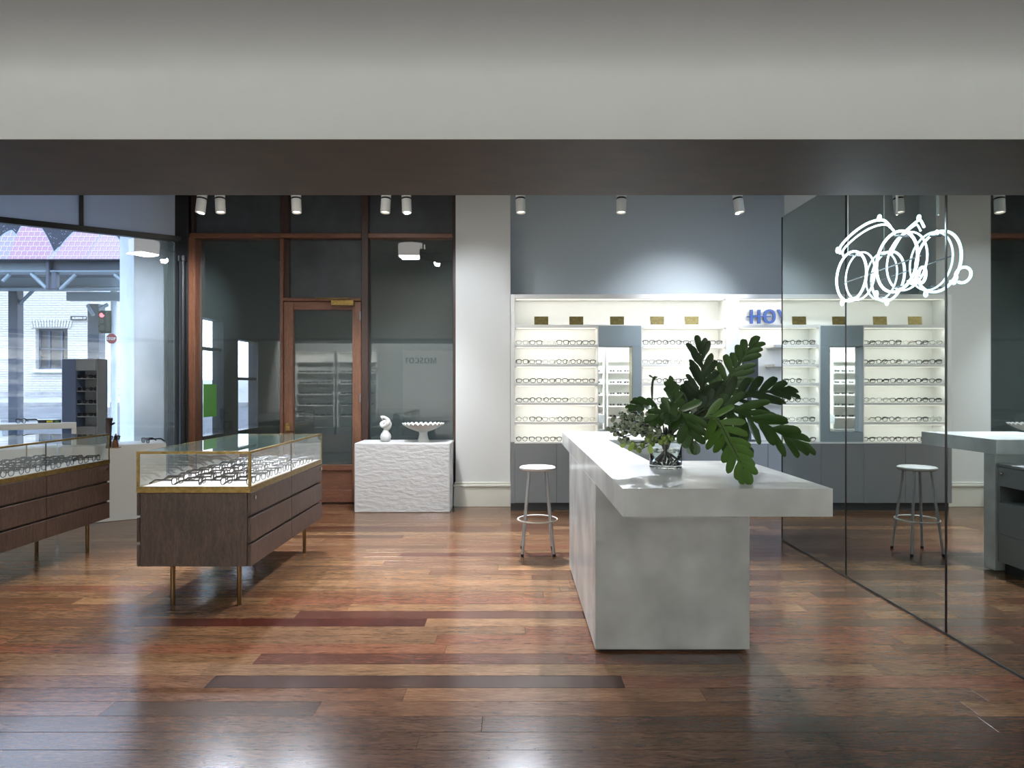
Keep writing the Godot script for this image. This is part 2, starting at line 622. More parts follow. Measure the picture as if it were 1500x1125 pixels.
func board_mesh(l: float, w: float, c: Color, uo: Vector2) -> ArrayMesh:
	var st := begin()
	var h := 0.018
	var b := 0.0012
	var hl := l * 0.5
	var hw := w * 0.5
	st.set_color(c)
	var us := l / 1.6
	var vs := 0.28
	var pts := [[-hl + b, 0.0, -hw + b], [hl - b, 0.0, -hw + b], [hl - b, 0.0, hw - b], [-hl + b, 0.0, hw - b]]
	var low := [[-hl, -b, -hw], [hl, -b, -hw], [hl, -b, hw], [-hl, -b, hw]]
	var bot := [[-hl, -h, -hw], [hl, -h, -hw], [hl, -h, hw], [-hl, -h, hw]]
	var V := func(p: Array) -> Vector3: return Vector3(p[0], p[1], p[2])
	var U := func(p: Array) -> Vector2: return uo + Vector2((p[0] / l + 0.5) * us, (p[2] / w + 0.5) * vs)
	var up := [Vector3.UP, Vector3.UP, Vector3.UP]
	tri_n(st, [V.call(pts[0]), V.call(pts[1]), V.call(pts[2])], up, [U.call(pts[0]), U.call(pts[1]), U.call(pts[2])])
	tri_n(st, [V.call(pts[0]), V.call(pts[2]), V.call(pts[3])], up, [U.call(pts[0]), U.call(pts[2]), U.call(pts[3])])
	var outs := [Vector3.FORWARD, Vector3.RIGHT, Vector3.BACK, Vector3.LEFT]
	for k in 4:
		var j := (k + 1) % 4
		for ring in [[pts, low, (outs[k] + Vector3.UP).normalized()], [low, bot, outs[k]]]:
			var n: Vector3 = ring[2]
			tri_n(st, [V.call(ring[0][k]), V.call(ring[0][j]), V.call(ring[1][j])], [n, n, n], [U.call(ring[0][k]), U.call(ring[0][j]), U.call(ring[1][j])])
			tri_n(st, [V.call(ring[0][k]), V.call(ring[1][j]), V.call(ring[1][k])], [n, n, n], [U.call(ring[0][k]), U.call(ring[1][j]), U.call(ring[1][k])])
	return st.commit()

func build_floor() -> void:
	# the slab under the boards
	var st := begin()
	span_in(st, -6.3, 4.6, -0.25, -0.018, -3.7, 6.1)
	span_in(st, -4.2, 4.6, -0.25, -0.018, 6.1, 8.0)
	plan(st, PackedVector2Array([Vector2(-6.2, 6.1), Vector2(-4.2, 6.1), Vector2(-4.2, 7.4)]), -0.25, -0.018)
	var floor_ := struct("floor", st.commit(), M.subfloor, "reddish brown timber board floor with a satin finish")
	var tones := [
		Color(0.60, 0.485, 0.385), Color(0.63, 0.515, 0.405), Color(0.57, 0.445, 0.35), Color(0.55, 0.425, 0.335), Color(0.65, 0.535, 0.42),
		Color(0.58, 0.44, 0.345), Color(0.52, 0.41, 0.335), Color(0.61, 0.495, 0.395), Color(0.57, 0.41, 0.33), Color(0.69, 0.575, 0.455)]
	var w := 0.13
	var d := 1.75
	var row := 0
	while d < 7.85:
		var dc := d + w * 0.5
		var left := maxf(-0.77 * dc - 0.5, window_x(dc) + 0.02) if dc > 6.1 else -0.77 * dc - 0.5
		var right := 2.34 if dc < 5.9 else 3.3
		var x := left - rng.randf() * 1.5
		var special := []
		if absf(dc - 3.86) < w * 0.5: special = [-2.13, -0.5, Color(0.36, 0.19, 0.165)]
		if absf(dc - 3.13) < w * 0.5: special = [-1.386, 0.50, Color(0.33, 0.24, 0.195)]
		if absf(dc - 2.87) < w * 0.5: special = [-1.70, -0.82, Color(0.36, 0.27, 0.215)]
		while x < right:
			var l := rng.randf_range(1.1, 3.2)
			var c: Color = tones[rng.randi() % tones.size()]
			if rng.randf() < 0.07: c = Color(0.47, 0.32, 0.27)
			c = c * rng.randf_range(0.9, 1.1) * Color(0.94, 0.875, 0.81)
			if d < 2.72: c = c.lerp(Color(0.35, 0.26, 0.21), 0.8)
			if special.size():
				if x < special[0] - 0.05:
					l = minf(l, special[0] - x)
					if special[0] - x - l < 0.35: l = special[0] - x
				elif x < special[1] - 0.05:
					l = special[1] - x
					c = special[2]
			var x0 := maxf(x, left)
			var x1 := minf(x + l, right)
			x += l
			if x1 - x0 < 0.03: continue
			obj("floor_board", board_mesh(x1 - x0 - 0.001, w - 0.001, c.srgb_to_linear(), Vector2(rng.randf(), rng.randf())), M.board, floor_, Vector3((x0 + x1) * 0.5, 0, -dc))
		d += w
		row += 1
	# boards behind the camera, joined
	var rest := begin()
	span_in(rest, -6.2, 3.75, -0.018, -0.001, -3.5, 1.745)
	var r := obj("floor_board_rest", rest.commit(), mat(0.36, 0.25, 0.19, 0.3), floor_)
	r.set_meta("kind", "stuff")

# ------------------------------------------------------------------ shell
func build_shell() -> void:
	# bulkhead over the opening between the two rooms, with a brown soffit
	var wf := struct("wall_front", span(-6.2, 2.5, 2.2165, 3.9, 2.40, 3.10), M.white_wall, "white bulkhead wall over the wide opening")
	obj("soffit", span(-6.2, 2.36, 2.215, 2.2165, 2.4005, 3.0995), M.soffit, wf)
	struct("ceiling", span(-6.3, 4.6, 3.8, 3.95, 3.09, 8.2), M.ceiling, "white ceiling of the front shop room")
	struct("ceiling", span(-6.3, 3.9, 2.53, 3.9, -3.7, 1.90), M.ceiling_dark, "dark grey ceiling of the room with the camera")
	struct("ceiling", span(-6.3, 3.9, 2.85, 3.9, 1.90, 2.40), M.ceiling_dark, "dark ceiling recess along the bulkhead")
	struct("wall_return", span(2.5, 3.9, 0.0, 3.9, 2.40, 2.55), M.white_wall, "white return wall where the room with the camera widens")
	struct("wall_east", span(3.75, 3.9, 0.0, 3.9, -3.7, 2.40), M.white_wall, "white side wall of the room with the camera")
	struct("wall_left", span(-6.4, -6.2, 0.0, 3.9, -3.7, 6.05), M.white_wall, "white wall at the street side, out of the picture")
	# behind the shelves, and the alcove to the side of the mirror wall
	struct("wall_back", span(-0.66, 4.6, 0.0, 3.9, 7.95, 8.15), M.grey_wall, "blue grey back wall above the lit shelves")
	struct("wall_alcove", span(4.5, 4.7, 0.0, 3.9, 5.8, 8.0), M.grey_wall, "grey wall of the alcove behind the mirror wall")
	var pier := struct("wall_pier", span(-0.645, -0.035, 0.0, 3.85, 7.63, 7.95), M.pier_wall, "white pier between the timber door wall and the lit shelves")
	pier.name = "wall_pier"
	# skirting on the pier: plinth, ledge and bead
	var st := begin()
	span_in(st, -0.665, -0.03, 0.0, 0.225, 7.60, 7.64, 0.004)
	span_in(st, -0.675, -0.02, 0.225, 0.252, 7.585, 7.64, 0.006)
	span_in(st, -0.658, -0.03, 0.252, 0.275, 7.605, 7.64, 0.006)
	struct("baseboard_pier", st.commit(), M.base_white, "cream moulded skirting board along the white pier")

# ------------------------------------------------------------------ the timber wall with the door
func build_door_wall() -> void:
	var D := 7.8
	var X := func(px: float) -> float: return (px - 752.0) * D * 0.001
	var Y := func(py: float) -> float: return EYE - (py - 565.0) * D * 0.001
	var top := 3.8
	var win := struct_root("window_2", "dark framed timber glazing with a door between pier and street corner")
	var post := func(px0: float, px1: float, y0: float, y1: float, m: Material, dd := 0.06) -> void:
		obj("post", span(X.call(px0), X.call(px1), y0, y1, D - dd, D + 0.07, 0.005), m, win)
	var yt0: float = Y.call(350.5)
	var yt1: float = Y.call(343.5)
	# posts
	post.call(279.5, 291.5, 0.0, yt0, M.joinery, 0.10)
	post.call(283.0, 287.0, yt1, top, M.joinery_dark)
	post.call(412.5, 417.0, 0.0, yt0, M.joinery)
	post.call(414.0, 425.0, yt1, top, M.joinery_dark)
	post.call(531.0, 541.0, 0.0, top, M.joinery_dark)
	post.call(664.0, 670.0, 0.0, top, M.joinery_dark)
	# the second stop of the frame beside the door
	obj("door_stop", span(X.call(417.0), X.call(425.0), Y.call(440.0), yt0, D - 0.02, D + 0.07, 0.004), M.joinery_dark, win)
	# rails
	obj("rail", span(X.call(281.0), X.call(413.0), yt0, yt1, D - 0.075, D + 0.07, 0.005), M.joinery_flat, win)
	obj("rail", span(X.call(413.0), X.call(531.0), yt0, yt1, D - 0.075, D + 0.07, 0.005), M.joinery_flat, win)
	obj("rail", span(X.call(541.0), X.call(664.0), yt0, yt1, D - 0.075, D + 0.07, 0.005), M.joinery_flat, win)
	obj("rail", span(X.call(417.0), X.call(531.0), Y.call(442.0), Y.call(437.5), D - 0.075, D + 0.07, 0.004), M.joinery_flat, win)
	# dark transom panels
	for q in [[287.0, 414.0, yt1, top], [425.0, 531.0, yt1, top], [541.0, 664.0, yt1, top], [425.0, 531.0, Y.call(438.0), yt0]]:
		obj("transom_panel", span(X.call(q[0]), X.call(q[1]), q[2], q[3], D + 0.02, D + 0.03), M.slate, win)
	# side lights: glass above timber aprons
	obj("pane", span(X.call(291.5), X.call(412.5), 0.62, yt0, D + 0.025, D + 0.031), M.pane, win)
	obj("pane", span(X.call(541.0), X.call(664.0), 0.62, yt0, D + 0.025, D + 0.031), M.pane, win)
	obj("apron", span(X.call(291.5), X.call(412.5), 0.0, 0.62, D - 0.02, D + 0.05, 0.004), M.joinery_flat, win)
	obj("apron", span(X.call(541.0), X.call(664.0), 0.0, 0.62, D - 0.02, D + 0.05, 0.004), M.joinery_flat, win)
	obj("threshold", span(X.call(280.0), X.call(670.0), 0.0, 0.02, D - 0.03, D + 0.09, 0.004), M.joinery_dark, win)
	# the door
	var door := struct_root("door_1", "reddish timber door with a full glass pane and brass closer")
	var yh: float = Y.call(442.5)
	var yb := 0.025
	obj("stile", span(X.call(417.5), X.call(431.5), yb, yh, D - 0.05, D + 0.01, 0.005), M.joinery, door)
	obj("stile", span(X.call(517.5), X.call(530.5), yb, yh, D - 0.05, D + 0.01, 0.005), M.joinery, door)
	obj("top_rail", span(X.call(431.5), X.call(517.5), Y.call(454.5), yh, D - 0.045, D + 0.01, 0.004), M.joinery_flat, door)
	var y1: float = Y.call(680.5)
	obj("bottom_rail", span(X.call(431.5), X.call(517.5), Y.call(688.5), y1, D - 0.045, D + 0.01, 0.004), M.joinery_flat, door)
	obj("door_panel", span(X.call(431.5), X.call(517.5), Y.call(717.0), Y.call(688.5), D - 0.02, D + 0.005, 0.003), M.joinery_flat, door)
	obj("kick_rail", span(X.call(431.5), X.call(517.5), yb, Y.call(717.0), D - 0.05, D + 0.01, 0.004), M.joinery_flat, door)
	obj("pane", span(X.call(431.5), X.call(517.5), y1, Y.call(454.5), D - 0.012, D - 0.006), M.pane, door)
	# overhead closer: body on the door, arm on the frame
	var cl := obj("door_closer", span(X.call(489.0), X.call(521.5), Y.call(449.5), Y.call(441.0), D - 0.13, D - 0.05, 0.006), M.brass, door)
	var arm := begin()
	box(arm, Vector3(X.call(492.0), Y.call(439.6), -(D - 0.15)), Vector3(0.38, 0.012, 0.03), 0.003)
	box(arm, Vector3(X.call(513.0), Y.call(440.3), -(D - 0.11)), Vector3(0.03, 0.03, 0.03), 0.004)
	obj("closer_arm", arm.commit(), M.brass, cl)
	# lock: plate and lever
	var plate := obj("lock_plate", span(X.call(420.5), X.call(426.5), Y.call(633.0), Y.call(619.0), D - 0.058, D - 0.05, 0.003), M.brass, door)
	var lev := begin()
	tube(lev, [Vector3(X.call(423.5), Y.call(631.0), -(D - 0.05)), Vector3(X.call(423.5), Y.call(631.0), -(D - 0.10)), Vector3(X.call(436.0), Y.call(631.5), -(D - 0.105))], 0.008, 8)
	obj("lever", lev.commit(), M.brass, plate)
	var cyl := begin()
	tube(cyl, [Vector3(X.call(423.5), Y.call(622.0), -(D - 0.05)), Vector3(X.call(423.5), Y.call(622.0), -(D - 0.07))], 0.014, 12)
	obj("lock_cylinder", cyl.commit(), M.brass, plate)
	for py in [463.0, 583.0, 700.0]:
		var hst := begin()
		tube(hst, [Vector3(X.call(529.5), Y.call(py - 6.0), -(D - 0.058)), Vector3(X.call(529.5), Y.call(py + 6.0), -(D - 0.058))], 0.008, 8)
		obj("hinge", hst.commit(), M.steel, door)

# ------------------------------------------------------------------ the slanting street window
func along(t: float, y: float, off := 0.0) -> Vector3:
	# t metres from the corner towards the camera, off metres towards the street
	var u := Vector3(-WSLOPE, 0, 1.0).normalized()
	var n := Vector3(-1.0, 0, -WSLOPE).normalized()
	return Vector3(WX, y, -WD) + u * t + n * off

func slab_along(t0: float, t1: float, y0: float, y1: float, o0: float, o1: float, b := 0.0) -> ArrayMesh:
	var u := Vector3(-WSLOPE, 0, 1.0).normalized()
	var n := Vector3(-1.0, 0, -WSLOPE).normalized()
	var bs := Basis(u, Vector3.UP, u.cross(Vector3.UP))
	if u.cross(Vector3.UP).dot(n) < 0.0:
		bs = Basis(-u, Vector3.UP, n)
	return box_mesh(along((t0 + t1) * 0.5, (y0 + y1) * 0.5, (o0 + o1) * 0.5), Vector3(t1 - t0, y1 - y0, o1 - o0), b, bs)

func build_street_window() -> void:
	var win := struct_root("window_1", "tall street window with dark metal frame and frosted transoms")
	var yl := 3.0
	obj("corner_post", span(-3.83, -3.665, 0.0, 3.8, 7.68, 7.9, 0.01), M.dark, win)
	obj("pipe", (func():
		var st := begin()
		tube(st, [Vector3(-3.70, 0.0, -7.64), Vector3(-3.70, 2.78, -7.64)], 0.035, 10)
		tube(st, [Vector3(-3.70, 2.74, -7.64), Vector3(-3.70, 2.80, -7.64)], 0.05, 10)
		return st.commit()).call(), M.dark, win)
	obj("transom_rail", slab_along(0.0, 2.95, yl - 0.03, yl + 0.03, -0.03, 0.05, 0.005), M.black, win)
	obj("sill", slab_along(0.0, 2.95, 0.0, 0.30, -0.05, 0.1, 0.005), M.render_white, win)
	obj("head", slab_along(0.0, 2.95, 3.7, 3.9, -0.05, 0.1), M.white_wall, win)
	# t of the transom mullions, read from the photo at x = 120
	var tm := 0.95
	obj("mullion", slab_along(tm - 0.02, tm + 0.02, yl + 0.03, 3.7, -0.03, 0.05, 0.004), M.black, win)
	obj("mullion", slab_along(2.05 - 0.02, 2.05 + 0.02, yl + 0.03, 3.7, -0.03, 0.05, 0.004), M.black, win)
	obj("transom_pane", slab_along(0.06, tm - 0.02, yl + 0.03, 3.7, 0.005, 0.012), M.film, win)
	obj("transom_pane", slab_along(tm + 0.02, 2.03, yl + 0.03, 3.7, 0.005, 0.012), M.film, win)
	obj("transom_pane", slab_along(2.07, 2.95, yl + 0.03, 3.7, 0.005, 0.012), M.film, win)
	obj("pane", slab_along(0.06, 2.95, 0.30, yl - 0.03, 0.005, 0.012), M.pane, win)

# ------------------------------------------------------------------ mirror wall
func build_mirror_wall() -> void:
	struct("wall_right", span(2.365, 2.50, 0.0, 3.9, 2.40, 5.96), M.grey_wall, "grey side wall that carries the tall mirror panels")
	var m := thing("wall_mirror", "floor to head height mirror of wide panels with thin black joints beside the counter", "mirror", Vector3(2.345, 0, -2.5))
	var ds := [3.105, 3.70, 4.815, 5.955]
	for k in 3:
		obj("mirror_panel", span(0.0, 0.012, 0.012, 2.82, ds[k] + 0.0025 - 2.5, ds[k + 1] - 0.0025 - 2.5), M.mirror, m)
	for k in 3:
		obj("joint", span(-0.0025, 0.002, 0.012, 2.82, ds[k + 1] - 0.007 - 2.5, ds[k + 1] + (0.007 if k < 2 else 0.012) - 2.5), M.black, m)
	obj("backing", span(0.0125, 0.0195, 0.0, 2.82, 0.605, 3.46), M.black, m)
	obj("floor_channel", span(-0.003, 0.019, 0.0, 0.011, 0.605, 3.46), M.kick, m)

# ------------------------------------------------------------------ lobby behind the door wall
func build_lobby() -> void:
	struct("wall_lobby_back", span(-4.0, -0.4, -0.1, 3.6, 11.2, 11.4), M.lobby, "dark grey far wall of the lobby behind the door")
	struct("wall_lobby_right", span(-0.55, -0.4, -0.1, 3.6, 8.16, 11.2), M.lobby, "dark side wall of the lobby")
	struct("ceiling", span(-4.1, -0.4, 3.4, 3.6, 7.88, 11.4), M.lobby, "dark ceiling of the lobby")
	struct("floor", span(-4.1, -0.4, -0.3, -0.02, 8.0, 11.4), M.kick, "dark floor of the lobby")
	# left wall with two tall window openings
	var st := begin()
	var x0 := -4.0
	var x1 := -3.85
	for q in [[7.9, 8.46, -0.1, 3.6], [9.07, 9.55, -0.1, 3.6], [10.3, 11.2, -0.1, 3.6], [8.46, 9.07, -0.1, 0.72], [9.55, 10.3, -0.1, 0.72], [8.46, 9.07, 2.2, 3.6], [9.55, 10.3, 2.0, 3.6]]:
		span_in(st, x0, x1, q[2], q[3], q[0], q[1])
	struct("wall_lobby_left", st.commit(), M.navy, "dark blue lobby wall with tall window openings")
	for q in [[8.46, 9.07, 2.2, 1.82], [9.55, 10.3, 2.0, 1.45]]:
		var w := struct_root("window_3", "narrow dark framed lobby window" + (" with a green sheet on its glass" if q[0] < 9.0 else " farther from the door"))
		obj("crossbar", span(x0 + 0.03, x1 - 0.03, q[3] - 0.02, q[3] + 0.02, q[0], q[1]), M.black, w)
		obj("pane", span(-3.93, -3.925, 0.72, q[3] - 0.02, q[0], q[1]), M.pane, w)
		obj("pane", span(-3.93, -3.925, q[3] + 0.02, q[2], q[0], q[1]), M.pane, w)
	tag(obj("notice_sheet", span(-3.915, -3.912, 0.95, 1.37, 8.62, 9.0), M.green_sheet), "bright green sheet on the narrow lobby window", "notice")

# ------------------------------------------------------------------ the street
func build_street() -> void:
	# pavement at the shop, road climbing away
	var st := begin()
	quad(st, Vector3(-40, -0.12, -4), Vector3(-4.0, -0.12, -4), Vector3(-4.0, -0.12, -12.5), Vector3(-40, -0.12, -12.5), Vector3.UP)
	struct("pavement", st.commit(), M.paving, "pale footpath outside the street window")
	st = begin()
	quad(st, Vector3(-60, -0.2, -12.5), Vector3(6, -0.2, -12.5), Vector3(6, 0.75, -20.5), Vector3(-60, 0.75, -20.5))
	struct("road", st.commit(), M.asphalt, "grey road climbing away outside the window")
	st = begin()
	quad(st, Vector3(-60, 0.85, -20.4), Vector3(6, 0.85, -20.4), Vector3(6, 2.1, -60), Vector3(-60, 1.6, -60))
	quad(st, Vector3(-60, 0.6, -20.4), Vector3(6, 0.6, -20.4), Vector3(6, 0.85, -20.4), Vector3(-60, 0.85, -20.4), Vector3.BACK)
	struct("pavement", st.commit(), M.paving, "far footpath below the white brick house")
	for q in [[-13.0, -9.6, 15.0, 15.6], [-16.5, -12.0, 17.6, 18.0], [-9.6, -7.2, 13.4, 13.6]]:
		st = begin()
		var y0: float = -0.2 + (q[2] - 12.5) / 8.0 * 0.95 + 0.012
		var y1: float = -0.2 + (q[3] - 12.5) / 8.0 * 0.95 + 0.012
		quad(st, Vector3(q[0], y0, -q[2]), Vector3(q[1], y1, -q[2] - 0.3), Vector3(q[1], y1, -q[3] - 0.3), Vector3(q[0], y0, -q[3]))
		struct("road_marking", st.commit(), M.line, "worn white line painted on the climbing road")
	# painted pier just outside
	st = begin()
	plan(st, PackedVector2Array([Vector2(-4.29, 7.72), Vector2(-4.075, 8.29), Vector2(-4.05, 8.5), Vector2(-4.9, 8.5)]), -0.2, 3.7)
	struct("wall_pier", st.commit(), M.render_white, "smooth white rendered pier outside the street window")
	# white brick house
	var D := 24.0
	var h := thing("brick_house", "white painted brick house with one barred window across the street", "building", Vector3(-17, 0, -D))
	var wx0 := P(52, 0, D).x + 17.0
	var wx1 := P(99, 0, D).x + 17.0
	var wy0 := P(0, 541, D).y
	var wy1 := P(0, 481, D).y
	var hx0 := -8.0
	var hx1 := P(132, 0, D).x + 17.0
	st = begin()
	for q in [[hx0, wx0, 0.3, 9.0], [wx1, hx1, 0.3, 9.0], [wx0, wx1, 0.3, wy0], [wx0, wx1, wy1, 9.0]]:
		box(st, Vector3((q[0] + q[1]) * 0.5, (q[2] + q[3]) * 0.5, -0.25), Vector3(q[1] - q[0], q[3] - q[2], 0.5))
	box(st, Vector3((hx0 + hx1) * 0.5, 4.6, -4.5), Vector3(hx1 - hx0, 8.6, 8.0))
	obj("wall", st.commit(), M.brick_white, h)
	obj("plinth", box_mesh(Vector3((hx0 + hx1) * 0.5, 0.72, 0.03), Vector3(hx1 - hx0 + 0.06, 0.85, 0.1), 0.01), M.paving, h)
	# soldier course over the window
	for k in 15:
		var a := (k - 7.0) / 7.0
		obj("brick", box_mesh(Vector3(lerpf(wx0 - 0.12, wx1 + 0.12, k / 14.0), wy1 + 0.17 - a * a * 0.03, 0.015), Vector3(0.075, 0.27, 0.05), 0.006, Basis(Vector3.BACK, -a * 0.25)), M.brick_white, h)
	var wn := obj("window", (func():
		var s := begin()
		var cx := (wx0 + wx1) * 0.5
		var cy := (wy0 + wy1) * 0.5
		for x in [wx0 + 0.03, lerpf(wx0, wx1, 0.33), lerpf(wx0, wx1, 0.72), wx1 - 0.03]:
			box(s, Vector3(x, cy, -0.2), Vector3(0.06, wy1 - wy0, 0.06))
		for y in [wy0 + 0.03, lerpf(wy0, wy1, 0.5), wy1 - 0.03]:
			box(s, Vector3(cx, y, -0.2), Vector3(wx1 - wx0, 0.06, 0.06))
		return s.commit()).call(), M.steel_blue, h)
	for q in [[0.0, 0.33], [0.33, 0.72], [0.72, 1.0]]:
		for r in [[0.0, 0.5], [0.5, 1.0]]:
			obj("glass", box_mesh(Vector3(lerpf(wx0, wx1, (q[0] + q[1]) * 0.5), lerpf(wy0, wy1, (r[0] + r[1]) * 0.5), -0.22), Vector3((wx1 - wx0) * (q[1] - q[0]), (wy1 - wy0) * 0.5, 0.01)), M.navy, wn)
	obj("window_sill", box_mesh(Vector3((wx0 + wx1) * 0.5, wy0 - 0.06, 0.04), Vector3(wx1 - wx0 + 0.15, 0.12, 0.2), 0.01), M.render_white, h)
	# street name plate on the corner
	var pl := thing("street_sign", "small dark street name plate on the corner of the white house", "sign", P(115, 466, D - 0.08))
	obj("plate", box_mesh(Vector3.ZERO, Vector3(0.56, 0.15, 0.03), 0.005), M.dark, pl)
	var tx := text_mesh("ALBION ST", 0.07, 0.006)
	obj("lettering", tx, M.line, pl, Vector3(0.03, 0, 0.018))
	# steel awning: mural board on a riveted girder
	var A := 11.6
	var g := thing("street_awning", "blue grey steel awning frame with braces and posts over the footpath", "awning", Vector3(-9, 0, -A))
	var gx0 := -16.0 + 9.0
	var gx1 := P(197, 0, A).x + 9.0
	var gy0 := P(0, 398, A).y
	var gy1 := P(0, 380, A).y
	var add := func(called: String, px0: float, px1: float, py0: float, py1: float, dz: float, th: float, m: Material) -> void:
		var a := P(px0, py1, A - dz)
		var b := P(px1, py0, A - dz)
		obj(called, box_mesh(Vector3((a.x + b.x) * 0.5 + 9.0, (a.y + b.y) * 0.5, dz), Vector3(b.x - a.x, b.y - a.y, th), 0.01), m, g)
	add.call("girder", -260, 197, 381, 383.5, 0.0, 0.36, M.steel_blue)
	add.call("girder_web", -260, 74, 386, 398, -0.06, 0.08, M.steel_pale)
	add.call("girder_web", 78, 197, 383.5, 399, 0.0, 0.12, M.steel_blue)
	add.call("girder_flange", -260, 197, 398, 400.5, 0.0, 0.3, M.steel_pale)
	add.call("stiffener", 69.5, 74.5, 380, 424, 0.12, 0.1, M.steel_post)
	add.call("stiffener", 78.0, 85.0, 399, 424, 0.12, 0.1, M.steel_post)
	add.call("purlin", -260, 197, 407, 421, -2.0, 0.15, M.steel_pale)
	add.call("purlin", -260, 197, 422.5, 425, -1.9, 0.3, M.steel_pale)
	add.call("purlin", 100, 197, 428, 441, -3.4, 0.15, M.steel_pale)
	add.call("roof_sheet", -260, 197, 399.5, 402, -2.2, 4.2, M.steel_blue)
	add.call("post", 16.5, 30.0, 424, 680, -3.0, 0.2, M.steel_post)
	add.call("post", 184.5, 197.5, 360, 690, 0.15, 0.2, M.steel_post)
	add.call("post", 133.0, 149.5, 446, 690, -3.4, 0.25, M.steel_post)
	for q in [[68, 422, 46, 401], [88, 424, 111, 402], [4, 412, 14, 402], [190, 420, 168, 402]]:
		var s := begin()
		var a := P(q[0], q[1], A - 0.1) + Vector3(9, 0, A)
		var b := P(q[2], q[3], A - 0.1) + Vector3(9, 0, A)
		tube(s, [a, b], 0.035, 4)
		obj("brace", s.commit(), M.steel_pale, g)
	for q in [[28, 446, 49, 425], [137, 462, 128, 447], [146, 452, 158, 446]]:
		var s := begin()
		var a := P(q[0], q[1], A + 3.0) + Vector3(9, 0, A)
		var b := P(q[2], q[3], A + 3.0) + Vector3(9, 0, A)
		tube(s, [a, b], 0.04, 4)
		obj("brace", s.commit(), M.steel_pale, g)
	# mural on the awning's fascia, a flat painted board
	var im := Image.create(768, 192, false, Image.FORMAT_RGB8)
	im.fill(Color(0.13, 0.17, 0.25))
	var r := RandomNumberGenerator.new()
	r.seed = 9
	for k in 260:
		im.fill_rect(Rect2i(r.randi_range(0, 760), r.randi_range(0, 150), 3, 3), Color(0.78, 0.82, 0.88))
	var humps := [[-40, 150, 60, 10, Color(0.80, 0.66, 0.71)], [150, 330, 270, 60, Color(0.70, 0.68, 0.73)], [250, 470, 350, 5, Color(0.79, 0.62, 0.68)], [430, 560, 520, 120, Color(0.85, 0.76, 0.75)], [450, 740, 600, 40, Color(0.82, 0.68, 0.71)], [600, 790, 700, 60, Color(0.84, 0.73, 0.75)]]
	for q in humps:
		for x in range(maxi(q[0], 0), mini(q[1], 768)):
			var f: float
			if x < q[2]: f = float(q[2] - x) / maxf(q[2] - q[0], 1)
			else: f = float(x - q[2]) / maxf(q[1] - q[2], 1)
			var ty := int(lerpf(q[3], 190.0, f * f * 0.8 + f * 0.2))
			for y in range(ty, 192):
				var cc: Color = q[4]
				var bx := int(x + (y / 22) * 9 + y * 0.25) % 26
				if y - ty < 7: cc = Color(0.66, 0.74, 0.78)
				elif y % 22 < 3 or bx < 3: cc = Color(0.93, 0.88, 0.92)
				elif y % 22 < 5 or bx < 5: cc = Color(0.62, 0.46, 0.66)
				im.set_pixel(x, y, cc)
	var mm := mat(0.82, 0.82, 0.84, 0.7)
	mm.albedo_texture = tex(im)
	var a0 := P(-70, 380, A - 0.3)
	var a1 := P(183, 318, A - 0.3)
	var mu := thing("mural_board", "painted mural board of pink brick towers under a starry night sky", "mural", Vector3((a0.x + a1.x) * 0.5, a0.y, a0.z))
	var ms := begin()
	var hw := (a1.x - a0.x) * 0.5
	var hh := a1.y - a0.y
	var v := [Vector3(-hw, 0, 0.03), Vector3(hw, 0, 0.03), Vector3(hw, hh, 0.03), Vector3(-hw, hh, 0.03)]
	var uvs := [Vector2(0, 1), Vector2(1, 1), Vector2(1, 0), Vector2(0, 0)]
	var nb := [Vector3.BACK, Vector3.BACK, Vector3.BACK]
	tri_n(ms, [v[0], v[1], v[2]], nb, [uvs[0], uvs[1], uvs[2]])
	tri_n(ms, [v[0], v[2], v[3]], nb, [uvs[0], uvs[2], uvs[3]])
	obj("painting", ms.commit(), mm, mu)
	obj("board", box_mesh(Vector3(0, hh * 0.5, 0), Vector3(hw * 2.0, hh, 0.055)), M.steel_blue, mu)
	# traffic signal and stop sign on a pale pole, farther poles and hoarding
	var T := 15.0
	var ground := 0.05
	var tp := thing("traffic_signal", "traffic signal with a red light on a pale pole", "traffic light", Vector3(P(167, 0, T).x, ground, -T))
	var s1 := begin()
	tube(s1, [Vector3.ZERO, Vector3(0, 3.4, 0)], 0.062, 10)
	obj("pole", s1.commit(), M.render_white, tp)
	var hx := P(157.5, 0, T).x - P(167, 0, T).x
	var hy := P(0, 472, T).y - ground
	obj("signal_head", box_mesh(Vector3(hx, hy, 0.12), Vector3(0.19, 0.44, 0.16), 0.02), M.rubber, tp)
	obj("backboard", box_mesh(Vector3(hx, hy, 0.05), Vector3(0.25, 0.50, 0.02), 0.01), M.rubber, tp)
	var red := glow(Color(1.0, 0.12, 0.10), 2.0)
	for k in 3:
		var ls := begin()
		tube(ls, [Vector3(hx, hy + 0.135 - 0.135 * k, 0.19), Vector3(hx, hy + 0.135 - 0.135 * k, 0.215)], 0.05, 14)
		obj("signal_lens", ls.commit(), red if k == 0 else M.dark, tp)
		var vis := begin()
		var pts := []
		for q in 9:
			var an := PI * q / 8.0
			pts.append(Vector3(hx + cos(an) * 0.06, hy + 0.135 - 0.135 * k + sin(an) * 0.06, 0.24))
		tube(vis, pts, 0.014, 4)
		obj("visor", vis.commit(), M.black, tp)
	var sg := thing("stop_sign", "red octagonal stop sign under the traffic signal", "sign", P(163.5, 496, T - 0.15))
	var oc := begin()
	lathe(oc, [Vector2(0.0, 0.012), Vector2(0.115, 0.012), Vector2(0.115, -0.012), Vector2(0.0, -0.012)], 8)
	obj("plate", oc.commit(), M.red_paint, sg, Vector3.ZERO, Basis(Vector3.RIGHT, PI / 2) * Basis(Vector3.UP, PI / 8))
	obj("lettering", text_mesh("STOP", 0.06, 0.006), M.line, sg, Vector3(0, 0, 0.015))
